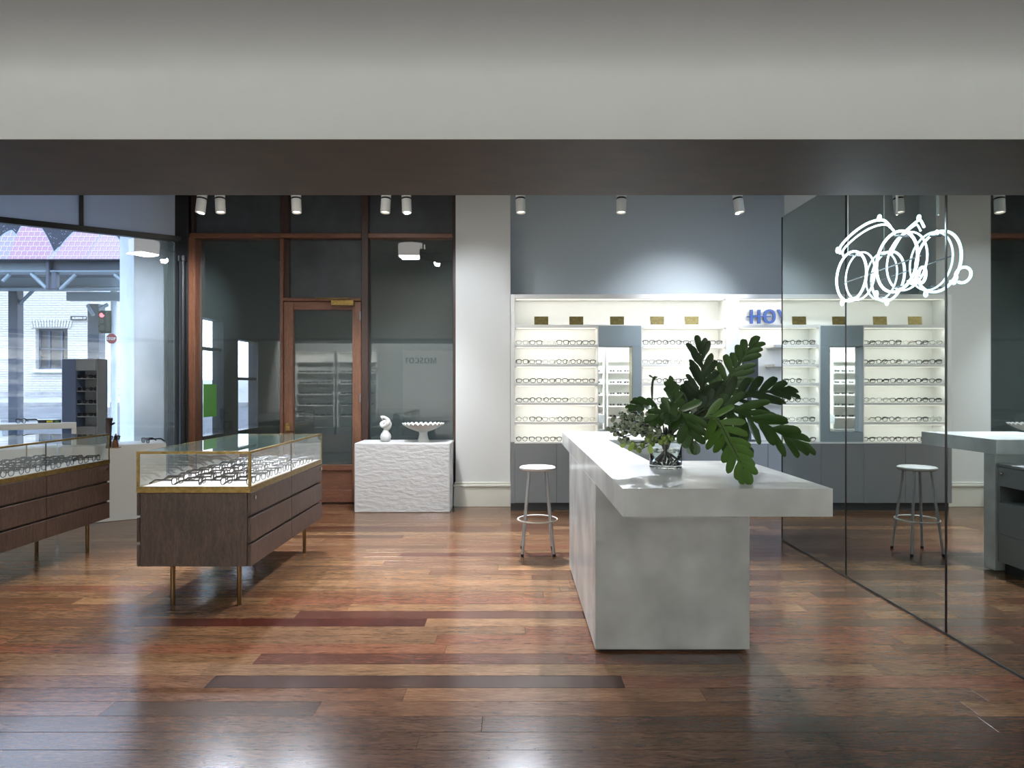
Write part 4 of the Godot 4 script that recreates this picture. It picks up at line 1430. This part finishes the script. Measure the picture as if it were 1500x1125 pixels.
# ------------------------------------------------------------------ plaster plinth with sculpture and bowl
func build_plaster_plinth() -> void:
	var x0 := -1.692
	var x1 := -0.675
	tag(obj("plaster_plinth", span(x0, x1, 0.0, 0.738, 7.26, 7.74, 0.008), M.plaster), "low white plinth of rough trowelled plaster in front of the timber glazing", "plinth")
	# sculpture: a ball under a twisted ribbon of a body
	var s := thing("knot_sculpture", "small white twisted ceramic sculpture on the plaster plinth", "sculpture", P(565, 646, 7.47) * Vector3(1, 0, 1) + Vector3(0, 0.738, 0))
	var st := begin()
	lathe(st, [Vector2(0.0, 0.0), Vector2(0.03, 0.0), Vector2(0.052, 0.02), Vector2(0.06, 0.05), Vector2(0.054, 0.08), Vector2(0.036, 0.105), Vector2(0.028, 0.125)], 24)
	var pts := curve([Vector3(0.0, 0.09, 0), Vector3(0.005, 0.135, 0), Vector3(0.035, 0.165, 0.01), Vector3(0.045, 0.20, 0.0), Vector3(0.0, 0.215, -0.01), Vector3(-0.045, 0.19, 0.0), Vector3(-0.02, 0.165, 0.02), Vector3(0.03, 0.205, 0.03), Vector3(0.02, 0.245, 0.01), Vector3(-0.02, 0.265, 0.0), Vector3(-0.045, 0.258, 0)], 44)
	var rad := []
	for k in pts.size():
		rad.append(0.026 - 0.004 * cos(k * 0.5) - 0.006 * float(k) / pts.size())
	tube(st, pts, rad, 12)
	obj("body", st.commit(), M.ceramic, s)
	# pedestal bowl with a scalloped rim
	var b := thing("pedestal_bowl", "white scalloped bowl on a tapering foot, on the plaster plinth", "bowl", P(620, 646, 7.47) * Vector3(1, 0, 1) + Vector3(0, 0.738, 0))
	var wave := func(p: Vector2, a: float, i: int) -> Vector2:
		var f := clampf((p.x - 0.05) / 0.18, 0.0, 1.0)
		var q := absf(sin(a * 13.0))
		return Vector2(p.x * (1.0 + 0.05 * f * q), p.y + 0.022 * f * f * q)
	var bw := begin()
	lathe(bw, [Vector2(0.035, 0.105), Vector2(0.08, 0.118), Vector2(0.15, 0.145), Vector2(0.215, 0.182), Vector2(0.222, 0.186), Vector2(0.214, 0.188), Vector2(0.15, 0.158), Vector2(0.07, 0.132), Vector2(0.0, 0.126)], 104, Vector3.ZERO, wave)
	obj("dish", bw.commit(), M.ceramic, b)
	var ft := begin()
	var flute := func(p: Vector2, a: float, _i: int) -> Vector2: return Vector2(p.x * (1.0 + 0.07 * cos(a * 6.0)), p.y)
	lathe(ft, [Vector2(0.0, 0.0), Vector2(0.066, 0.0), Vector2(0.060, 0.012), Vector2(0.048, 0.05), Vector2(0.042, 0.09), Vector2(0.046, 0.115), Vector2(0.0, 0.116)], 48, Vector3.ZERO, flute)
	obj("foot", ft.commit(), M.ceramic, b)

# ------------------------------------------------------------------ neon spectacles
func build_neon() -> void:
	var X := 2.225
	var t := thing("neon_sign", "glowing white neon sign of a pair of spectacles hanging in front of the mirror", "neon sign", Vector3(X, 2.07, -4.23))
	var R := 0.0082
	# a: distance of the lens centre; lenses lie almost along the mirror, turned a little to the room
	var twist := 0.0
	var ringp := func(dc: float, r: float, turn: float, n := 40, off := 0.0) -> Array:
		var pts := []
		for k in n:
			var a: float = TAU * k / n
			var u := Vector3(sin(turn), 0, cos(turn))
			var nn := Vector3(cos(turn), 0, -sin(turn))
			pts.append(Vector3(0, 0, 4.23 - dc) + u * cos(a) * r * 1.26 + Vector3.UP * sin(a) * r * 1.02 + nn * off)
		return pts
	for q in [[4.50, 0.158], [3.97, 0.170]]:
		var st := begin()
		tube(st, ringp.call(q[0], q[1], twist), R, 10, true)
		obj("lens_tube", st.commit(), M.neon, t)
		var gl := begin()
		tube(gl, ringp.call(q[0] - 0.015, q[1] * 0.95, twist, 40, 0.05), 0.0055, 8, true)
		obj("backing_tube", gl.commit(), M.neon, t)
	# brow arch from lens to lens
	var arch := [Vector3(-0.05, 0.155, -0.32), Vector3(-0.06, 0.20, -0.30), Vector3(-0.045, 0.255, -0.18), Vector3(-0.03, 0.285, -0.04), Vector3(-0.01, 0.29, 0.06), Vector3(0.01, 0.275, 0.12), Vector3(0.02, 0.225, 0.17)]
	for k in 2:
		var st := begin()
		var pp := []
		for v in arch:
			pp.append(v * Vector3(1, 1.0 - 0.10 * k, 0.97) + Vector3(0.02 * k, 0.0, 0.0))
		tube(st, curve(pp, 36), R * (1.0 - 0.25 * k), 10)
		obj("bridge_tube", st.commit(), M.neon, t)
	# hooked temples
	var hook := []
	for k in 20:
		var a := TAU * 0.85 * k / 19.0
		hook.append(Vector3(0.008 + 0.01 * cos(a), -0.115 + 0.042 * sin(a), 0.50 - 0.05 * cos(a)))
	var hs := begin()
	tube(hs, hook, R, 10)
	obj("hinge_tube", hs.commit(), M.neon, t)
	var hk2 := begin()
	tube(hk2, curve([Vector3(0.008, -0.115, 0.45), Vector3(0.004, -0.15, 0.42), Vector3(0.0, -0.13, 0.38)], 12), R * 0.9, 10)
	obj("hinge_tube", hk2.commit(), M.neon, t)
	for v in [Vector3(-0.06, 0.185, -0.33), Vector3(-0.03, -0.165, -0.33), Vector3(-0.03, -0.165, 0.10), Vector3(0.0, 0.30, 0.08)]:
		var es := begin()
		var lp := []
		for k in 12:
			lp.append(v + Vector3(0.0, 0.016 * sin(TAU * k / 12), 0.016 * cos(TAU * k / 12)))
		tube(es, lp, 0.006, 8, true)
		obj("electrode", es.commit(), M.neon, t)
	# clear carrier bar and clips
	for q in [[-0.27, 0.14], [0.27, 0.15], [-0.27, -0.14], [0.27, -0.15]]:
		var bsx := begin()
		tube(bsx, [Vector3(-0.015, q[1], q[0]), Vector3(0.06, q[1] * 0.95, q[0] + 0.02)], 0.006, 6)
		obj("clip", bsx.commit(), M.steel, t)
	var bar := begin()
	tube(bar, [Vector3(0.03, -0.02, -0.42), Vector3(0.03, 0.0, 0.45)], 0.004, 6)
	obj("carrier_rod", bar.commit(), M.steel, t)
	# suspension
	for q in [[-0.31, 0.155, 0.003], [0.27, 0.27, 0.006]]:
		var wr := begin()
		tube(wr, [Vector3(0.0, q[1], q[0]), Vector3(0.0, 1.73, q[0])], q[2], 6)
		obj("hanger", wr.commit(), M.spot_white, t)
	omni(Vector3(X, 2.07 - 0.158 * 1.02, -4.5), 0.2, 0.007, Color(0.86, 0.95, 1.0))
	omni(Vector3(X, 2.07 + 0.170 * 1.02, -3.97), 0.2, 0.007, Color(0.86, 0.95, 1.0))

# ------------------------------------------------------------------ street window display
func build_window_display() -> void:
	# low plinth along the glass
	var pl := tag(obj("display_plinth", slab_along(0.22, 1.15, 0.0, 0.757, -0.62, -0.14, 0.004), M.laminate_white), "low white display plinth under the street window, beside the corner post", "plinth")
	# raised bridge shelf
	var b := thing("bridge_shelf", "raised white bench shelf in the street window behind the glass case", "shelf", Vector3.ZERO)
	obj("shelf_top", slab_along(1.0, 3.0, 0.93, 0.985, -0.50, -0.12, 0.003), M.laminate_white, b)
	obj("end_leg", slab_along(1.0, 1.04, 0.759, 0.93, -0.50, -0.12, 0.003), M.laminate_white, b)
	obj("base_plinth", slab_along(1.16, 3.0, 0.0, 0.757, -0.62, -0.14, 0.004), M.laminate_white, b)
	# dark cabinet with sunglasses
	var cab := thing("sunglasses_cabinet", "dark narrow cabinet of sunglasses on shelves, standing at the street window", "cabinet", Vector3(P(124, 0, 6.95).x, 0.757, -6.95))
	var w := 0.36
	var h := P(0, 526, 6.95).y - 0.757
	obj("side", box_mesh(Vector3(-w / 2 + 0.07, h / 2, 0), Vector3(0.14, h, 0.18), 0.01), M.cabinet_blue, cab)
	obj("back", box_mesh(Vector3(0.07, h / 2, -0.08), Vector3(w - 0.14, h, 0.02), 0.003), M.cabinet_grey, cab)
	obj("top", box_mesh(Vector3(0.063, h - 0.06, 0.0), Vector3(w - 0.155, 0.12, 0.17), 0.006), M.cabinet_grey, cab)
	obj("plinth", box_mesh(Vector3(0.063, 0.09, 0.0), Vector3(w - 0.155, 0.18, 0.17), 0.004), M.cabinet_grey, cab)
	obj("edge", box_mesh(Vector3(w / 2 - 0.005, h / 2, 0.0), Vector3(0.01, h, 0.17), 0.002), M.cabinet_grey, cab)
	for k in 4:
		var y := 0.28 + k * 0.128
		obj("shelf", box_mesh(Vector3(0.07, y, 0.0), Vector3(w - 0.16, 0.01, 0.16), 0.002), M.cabinet_grey, cab)
		for c in 2:
			put_spectacles(Vector3(cab.position.x + 0.005 + c * 0.115, 0.757 + y + 0.005, -6.95 + 0.05), 0.0, [0, 2, 1, 4][k], 0, "in the window cabinet, shelf %d from below, %s" % [k + 1, "by the blue side" if c == 0 else "by the open edge"], "sunglasses in the window cabinet", true, 0.72)
	# spectacles on the bench and the plinth
	var names := ["nearest the picture's edge", "second along", "third along", "fourth along", "nearest the box"]
	var ts := [2.35, 2.18, 1.93, 1.78, 1.45]
	for k in 5:
		put_spectacles(along(ts[k], 0.985, -0.36), -0.6 + 0.1 * k, [4, 2, 1, 0, 3][k], [0, 1, 4, 0, 0][k], "on the raised window bench, " + names[k], "sunglasses on the window bench", k < 3, 1.0)
	var bx := thing("spectacle_box", "flat dark box with yellow marks on the raised window bench", "box", along(1.22, 0.985, -0.33), 0.58)
	obj("box_body", box_mesh(Vector3(0, 0.014, 0), Vector3(0.19, 0.028, 0.09), 0.003), M.dark, bx)
	obj("box_print", box_mesh(Vector3(0.0, 0.014, 0.0455), Vector3(0.05, 0.018, 0.002)), mat(0.75, 0.72, 0.1, 0.5), bx)
	obj("box_print", box_mesh(Vector3(0.06, 0.012, 0.0455), Vector3(0.03, 0.012, 0.002)), mat(0.25, 0.5, 0.2, 0.5), bx)
	put_spectacles(along(0.40, 0.757, -0.52), -0.55, 2, 0, "alone on the low window plinth by the corner", "sunglasses on the window plinth", true, 1.15)
	# carved wooden head holders
	var n1 := thing("wooden_stand", "tall dark carved wooden spectacle stand on the window plinth", "stand", P(159.5, 0, 6.55) * Vector3(1, 0, 1) + Vector3(0, 0.757, 0))
	var st := begin()
	tube(st, curve([Vector3(0.005, 0, 0), Vector3(0.005, 0.10, 0.01), Vector3(-0.005, 0.2, 0.0), Vector3(0.0, 0.285, 0)], 12), [0.035, 0.03, 0.024, 0.022, 0.022, 0.024, 0.027, 0.03, 0.03, 0.029, 0.031, 0.036, 0.034], 10)
	obj("carving", st.commit(), mat(0.16, 0.08, 0.06, 0.35), n1)
	var p1 := begin()
	tube(p1, [Vector3(0.02, 0.22, 0), Vector3(0.06, 0.235, 0.01)], [0.012, 0.008], 8)
	obj("peg", p1.commit(), mat(0.10, 0.06, 0.05, 0.4), n1)
	var n2 := thing("wooden_nose", "light brown wooden nose shaped spectacle stand on the window plinth", "stand", P(168.5, 0, 6.50) * Vector3(1, 0, 1) + Vector3(0, 0.757, 0))
	var s2 := begin()
	tube(s2, [Vector3(0, 0, 0), Vector3(0, 0.04, 0.0), Vector3(0, 0.09, -0.006), Vector3(0, 0.135, -0.014)], [0.032, 0.030, 0.018, 0.006], 10)
	obj("carving", s2.commit(), mat(0.42, 0.25, 0.15, 0.4), n2)
	var s3 := begin()
	box(s3, Vector3(0, 0.004, 0), Vector3(0.08, 0.008, 0.07), 0.002)
	obj("base", s3.commit(), mat(0.55, 0.45, 0.28, 0.4), n2)
	put_spectacles(n2.position + Vector3(0.005, 0.075, 0.03), 0.9, 2, 0, "perched on the wooden nose stand", "sunglasses on the wooden stands", true, 0.9)

# ------------------------------------------------------------------ bouquet
func leaf_blade(base: Vector3, dirv: Vector3, nrm: Vector3, len: float, wid: float, droop: float, fold := 0.25, tip := 0.55) -> ArrayMesh:
	# an oblong lobe: rounded tip, narrow foot, folded along its midrib and curved down
	var st := begin()
	var ts := [0.0, 0.12, 0.3, 0.55, 0.76, 0.9, 0.97, 1.0]
	var n := 7
	var side := dirv.cross(nrm).normalized()
	nrm = side.cross(dirv).normalized()
	var mid := []
	var lft := []
	var rgt := []
	for i in n + 1:
		var t: float = ts[i]
		var w := wid * 0.5 * (0.52 + 0.48 * sin(PI * pow(t, 1.0 + tip * 0.6)))
		if t > 0.72: w = wid * 0.5 * 0.9 * sqrt(maxf(1.0 - pow((t - 0.72) / 0.28, 2.2), 0.0))
		var c := base + dirv * len * t + Vector3.DOWN * droop * t * t
		mid.append(c)
		var rip := 0.06 * wid * sin(t * 11.0 + len * 90.0)
		lft.append(c - side * w + nrm * (w * fold + rip))
		rgt.append(c + side * w + nrm * (w * fold - rip))
	var nm := nrm
	for i in n:
		var nl := (nm + side * fold).normalized()
		var nr := (nm - side * fold).normalized()
		tri_n(st, [mid[i], mid[i + 1], lft[i + 1]], [nm, nm, nl])
		tri_n(st, [mid[i], lft[i + 1], lft[i]], [nm, nl, nl])
		tri_n(st, [mid[i], mid[i + 1], rgt[i + 1]], [nm, nm, nr])
		tri_n(st, [mid[i], rgt[i + 1], rgt[i]], [nm, nr, nr])
	return st.commit()

# pts: pixel x, y and distance of the midrib; nrm: which way the leaf faces; lobes per side; lobe length in pixels at foot, middle, tip
func frond(label: String, pts: Array, nrm: Vector3, lobes: int, lens: Array, m: Material, wid := 0.034, ang := 0.95, start := 0.25, stem_from := Vector3.INF) -> void:
	var v := []
	for q in pts:
		v.append(P(q[0], q[1], q[2]))
	var base: Vector3 = v[0]
	var t := thing("leaf_frond", label, "leaf", base, 0.0, "leaves in the glass vase")
	var loc := []
	for q in v: loc.append(q - base)
	var rib := curve(loc, 28)
	var st := begin()
	var rad := []
	for k in rib.size(): rad.append(lerpf(0.0042, 0.0016, float(k) / rib.size()))
	tube(st, rib, rad, 6)
	if stem_from != Vector3.INF:
		tube(st, curve([stem_from - base, (stem_from - base) * 0.45 + Vector3(0, 0.02, 0), Vector3.ZERO], 10), 0.0042, 6)
	obj("midrib", st.commit(), M.stem, t)
	nrm = nrm.normalized()
	# narrow web of blade along the rib
	var web := begin()
	var i0 := int(start * 28) - 1
	for i in range(maxi(i0, 0), rib.size() - 1):
		var a: Vector3 = rib[i]
		var b: Vector3 = rib[i + 1]
		var sd := (b - a).normalized().cross(nrm).normalized()
		var w0 := 0.013 * sin(PI * clampf(float(i - i0) / (28 - i0) * 0.85 + 0.12, 0, 1))
		var w1 := 0.013 * sin(PI * clampf(float(i + 1 - i0) / (28 - i0) * 0.85 + 0.12, 0, 1))
		for s in [-1.0, 1.0]:
			quad(web, a, b, b + sd * w1 * s + nrm * w1 * 0.2, a + sd * w0 * s + nrm * w0 * 0.2, nrm)
	obj("web", web.commit(), m, t)
	for k in lobes:
		var f: float = lerpf(start, 0.96, (k + 0.5) / lobes)
		for s in [-1.0, 1.0]:
			var ff: float = clampf(f + s * 0.4 / lobes * (1.0 - start), 0.0, 1.0)
			var at := int(ff * 28)
			var p: Vector3 = rib[at]
			var tan: Vector3 = ((rib[mini(at + 1, 28)] as Vector3) - rib[maxi(at - 1, 0)]).normalized()
			var sd: Vector3 = tan.cross(nrm).normalized() * s
			var le: float = lerpf(lens[0], lens[1], ff * 2.0) if ff < 0.5 else lerpf(lens[1], lens[2], ff * 2.0 - 1.0)
			le *= 0.0038 * rng.randf_range(0.88, 1.12)
			var an: float = lerpf(ang, 0.45, ff * ff)
			var dv: Vector3 = (tan * cos(an) + sd * sin(an) + nrm * rng.randf_range(-0.12, 0.18)).normalized()
			obj("lobe", leaf_blade(p, dv, nrm, le, wid * rng.randf_range(0.9, 1.1), le * rng.randf_range(0.03, 0.16)), m, t)
	# end lobe
	var tip: Vector3 = rib[28]
	var td: Vector3 = (tip - rib[25]).normalized()
	obj("lobe", leaf_blade(tip - td * 0.01, td, nrm, lens[2] * 0.0033 * 1.1, wid * 1.15, 0.01), m, t)

func build_bouquet() -> void:
	var Dv := 3.25
	var c := Vector3(P(975, 0, Dv).x, 0.96, -Dv)
	# vase
	var vs := thing("glass_vase", "clear cylindrical glass vase of water on the concrete counter", "vase", c)
	var st := begin()
	var ro := 0.0765
	lathe(st, [Vector2(0.0, 0.0), Vector2(ro - 0.004, 0.0), Vector2(ro, 0.004), Vector2(ro, 0.122), Vector2(ro - 0.002, 0.125), Vector2(ro - 0.004, 0.122), Vector2(ro - 0.005, 0.016), Vector2(0.0, 0.014)], 48)
	obj("glass", st.commit(), M.vase, vs)
	st = begin()
	lathe(st, [Vector2(0.0, 0.0145), Vector2(ro - 0.006, 0.0165), Vector2(ro - 0.0055, 0.075), Vector2(0.0, 0.075)], 48)
	obj("water", st.commit(), M.water, vs)
	# cut stems inside the vase
	var neck := c + Vector3(0, 0.12, 0)
	var sb := thing("cut_stems", "dark cut stems crossing in the water of the glass vase", "stems", c)
	for k in 11:
		var a := k * 2.4
		var s := begin()
		var r0 := 0.055 * (0.5 + 0.5 * fmod(k * 0.37, 1.0))
		tube(s, [Vector3(cos(a) * r0, 0.02, sin(a) * r0), Vector3(-cos(a) * 0.012, 0.09, -sin(a) * 0.012), Vector3(-cos(a) * 0.04, 0.19, -sin(a) * 0.04)], 0.005, 7)
		obj("stem", s.commit(), M.stem_brown, sb)
	# the fronds
	frond("tall upright dark green frond at the back of the bouquet", [[1010, 640, 3.3], [1022, 590, 3.38], [1030, 555, 3.42], [1024, 512, 3.42]], Vector3(0.35, 0.15, 1), 8, [30, 40, 26], M.leaf_dark, 0.036, 0.95, 0.28, neck)
	frond("light green frond reaching up beside the black screen, with a round end lobe", [[1012, 640, 3.3], [1048, 585, 3.4], [1074, 545, 3.46], [1100, 506, 3.5]], Vector3(-0.5, 0.3, 1), 8, [32, 38, 24], M.leaf, 0.038, 0.95, 0.32, neck)
	frond("dark frond reaching level towards the mirror", [[1005, 625, 3.25], [1045, 600, 3.22], [1100, 578, 3.2], [1146, 572, 3.2]], Vector3(0.1, 0.75, 0.8), 7, [30, 42, 24], M.leaf_dark, 0.042, 0.9, 0.25, neck)
	frond("long mid green frond drooping towards the mirror, the widest one", [[1005, 620, 3.2], [1060, 600, 3.1], [1110, 618, 3.0], [1168, 648, 2.95]], Vector3(0.15, 0.65, 0.85), 8, [26, 42, 26], M.leaf, 0.042, 0.95, 0.25, neck)
	frond("light green frond hanging down over the counter's edge", [[1005, 625, 3.15], [1045, 612, 3.0], [1070, 650, 2.82], [1092, 692, 2.72]], Vector3(-0.35, 0.55, 0.95), 8, [24, 34, 16], M.leaf_light, 0.036, 0.95, 0.25, neck)
	frond("broad glossy leaf bending down in front of the vase", [[985, 630, 3.2], [993, 602, 3.1], [1006, 622, 3.03], [1016, 650, 3.0]], Vector3(-0.2, 0.6, 1), 5, [26, 30, 14], M.leaf, 0.042, 0.9, 0.2, neck)
	frond("small crinkled upright leaf above the berries", [[978, 640, 3.25], [983, 605, 3.22], [985, 580, 3.2], [981, 560, 3.2]], Vector3(0.5, 0.2, 1), 5, [18, 22, 10], M.leaf, 0.034, 0.9, 0.3, neck)
	frond("glossy leaf arching over the berries", [[975, 640, 3.2], [966, 606, 3.12], [950, 594, 3.06], [932, 597, 3.02]], Vector3(0.1, 0.8, 0.6), 5, [16, 24, 14], M.leaf, 0.036, 0.9, 0.3, neck)
	frond("shadowed leaf behind the middle of the bouquet", [[990, 640, 3.3], [1004, 610, 3.35], [1010, 588, 3.38], [1008, 566, 3.4]], Vector3(0.2, 0.3, 1), 5, [28, 26, 14], M.leaf_dark, 0.04, 0.95, 0.2, neck)
	frond("dark leaf low at the mirror side of the bouquet", [[1000, 640, 3.25], [1030, 622, 3.25], [1062, 640, 3.22], [1090, 655, 3.2]], Vector3(0.0, 0.6, 0.9), 6, [24, 28, 16], M.leaf_dark, 0.036, 0.9, 0.25, neck)
	frond("short glossy leaf in the middle of the bouquet", [[985, 640, 3.15], [988, 618, 3.06], [976, 603, 3.0], [962, 612, 2.98]], Vector3(0.0, 0.6, 1), 4, [20, 22, 14], M.leaf, 0.036, 0.9, 0.25, neck)
	frond("leaf tucked beneath the upright frond", [[1000, 640, 3.2], [1012, 615, 3.12], [1032, 600, 3.08], [1050, 604, 3.05]], Vector3(-0.1, 0.7, 0.9), 5, [20, 24, 14], M.leaf_dark, 0.034, 0.9, 0.25, neck)
	# bud sprigs
	var r := RandomNumberGenerator.new()
	r.seed = 12
	var n := 0
	var bud_st := begin()
	blob(bud_st, Vector3.ZERO, Vector3(0.0105, 0.012, 0.0105), 10, 6)
	var bud := bud_st.commit()
	var cap_st := begin()
	lathe(cap_st, [Vector2(0.0, 0.012), Vector2(0.004, 0.0135), Vector2(0.0065, 0.010), Vector2(0.0075, 0.006)], 10)
	var cap := cap_st.commit()
	for q in [[906, 612, 3.2], [900, 630, 3.12], [912, 640, 3.06], [924, 606, 3.25], [926, 628, 3.02], [940, 618, 3.0]]:
		var tip := P(q[0], q[1], q[2])
		var t := thing("bud_sprig", "sprig of round grey green gum buds, %s from its leafy end" % ["outermost", "lower outermost", "lowest", "topmost", "front", "innermost"][n], "bud sprig", neck)
		n += 1
		var pth := curve([Vector3.ZERO, (tip - neck) * 0.5 + Vector3(0, 0.03, 0), tip - neck], 16)
		var s := begin()
		tube(s, pth, 0.0025, 5)
		obj("twig", s.commit(), M.stem_brown, t)
		for k in 26:
			var p: Vector3 = pth[16 - k % 11] + Vector3(r.randf_range(-1, 1), r.randf_range(-1, 1), r.randf_range(-1, 1)) * 0.030
			var bs := Basis(Vector3(r.randf_range(-1, 1), r.randf_range(-1, 1), r.randf_range(-1, 1)).normalized(), r.randf() * 2.5)
			var bo := obj("bud", bud, M.bud, t, p, bs)
			obj("bud_cap", cap, M.bud_cap, bo)
	var fr_st := begin()
	blob(fr_st, Vector3.ZERO, Vector3(0.0125, 0.014, 0.0125), 12, 8)
	var fruit := fr_st.commit()
	n = 0
	for q in [[[930, 655], [936, 660], [927, 650], [941, 652]], [[953, 639], [960, 643], [949, 645], [956, 650]], [[972, 641], [980, 640], [976, 647], [985, 643], [968, 648]]]:
		var t := thing("fruit_cluster", "cluster of lime green gum nuts %s" % ["hanging low at the outer side of the bouquet", "beside the rim of the vase", "over the middle of the vase"][n], "fruit", neck)
		var s := begin()
		for k in q.size():
			var p := P(q[k][0], q[k][1], 3.08 + 0.02 * (k % 2)) - neck
			tube(s, curve([Vector3.ZERO, p * 0.5 + Vector3(0, 0.012, 0), p], 8), 0.002, 5)
			obj("fruit", fruit, M.fruit, t, p)
		obj("twig", s.commit(), M.stem, t)
		n += 1
	# pale bracts and a slim flower spike
	var bt := thing("bract_leaf", "pale yellow green bract hanging under the berries", "leaf", neck)
	for q in [[922, 652, 0.045, -0.6], [912, 650, 0.04, -1.6], [945, 655, 0.042, 0.2]]:
		var p := P(q[0] + 6.0, q[1] - 4.0, 3.06) - neck
		obj("bract", leaf_blade(p, Vector3(sin(q[3]), -1.0, 0.2).normalized(), Vector3(0, 0.2, 1).normalized(), q[2], 0.024, 0.0), M.bract, bt)
	var bs2 := begin()
	tube(bs2, curve([Vector3.ZERO, P(950, 648, 3.1) - neck, P(925, 648, 3.06) - neck], 10), 0.002, 5)
	obj("twig", bs2.commit(), M.stem, bt)
	var fs := thing("flower_spike", "slim grey green spike standing up above the berries", "flower", neck)
	var s5 := begin()
	tube(s5, curve([Vector3.ZERO, P(958, 600, 3.25) - neck, P(955, 572, 3.27) - neck, P(957, 552, 3.28) - neck], 14), [0.003, 0.003, 0.003, 0.003, 0.003, 0.003, 0.003, 0.0035, 0.005, 0.006, 0.006, 0.0055, 0.005, 0.004, 0.003], 7)
	obj("spike", s5.commit(), M.stem, fs)
	for k in 3:
		var p := P(956 + k, 553 + k * 2, 3.28) - neck
		obj("petal", leaf_blade(p, Vector3([-0.8, 0.9, 0.1][k], 0.5, 0.1).normalized(), Vector3(0, 0, 1), 0.022, 0.01, 0.0), M.leaf, fs)
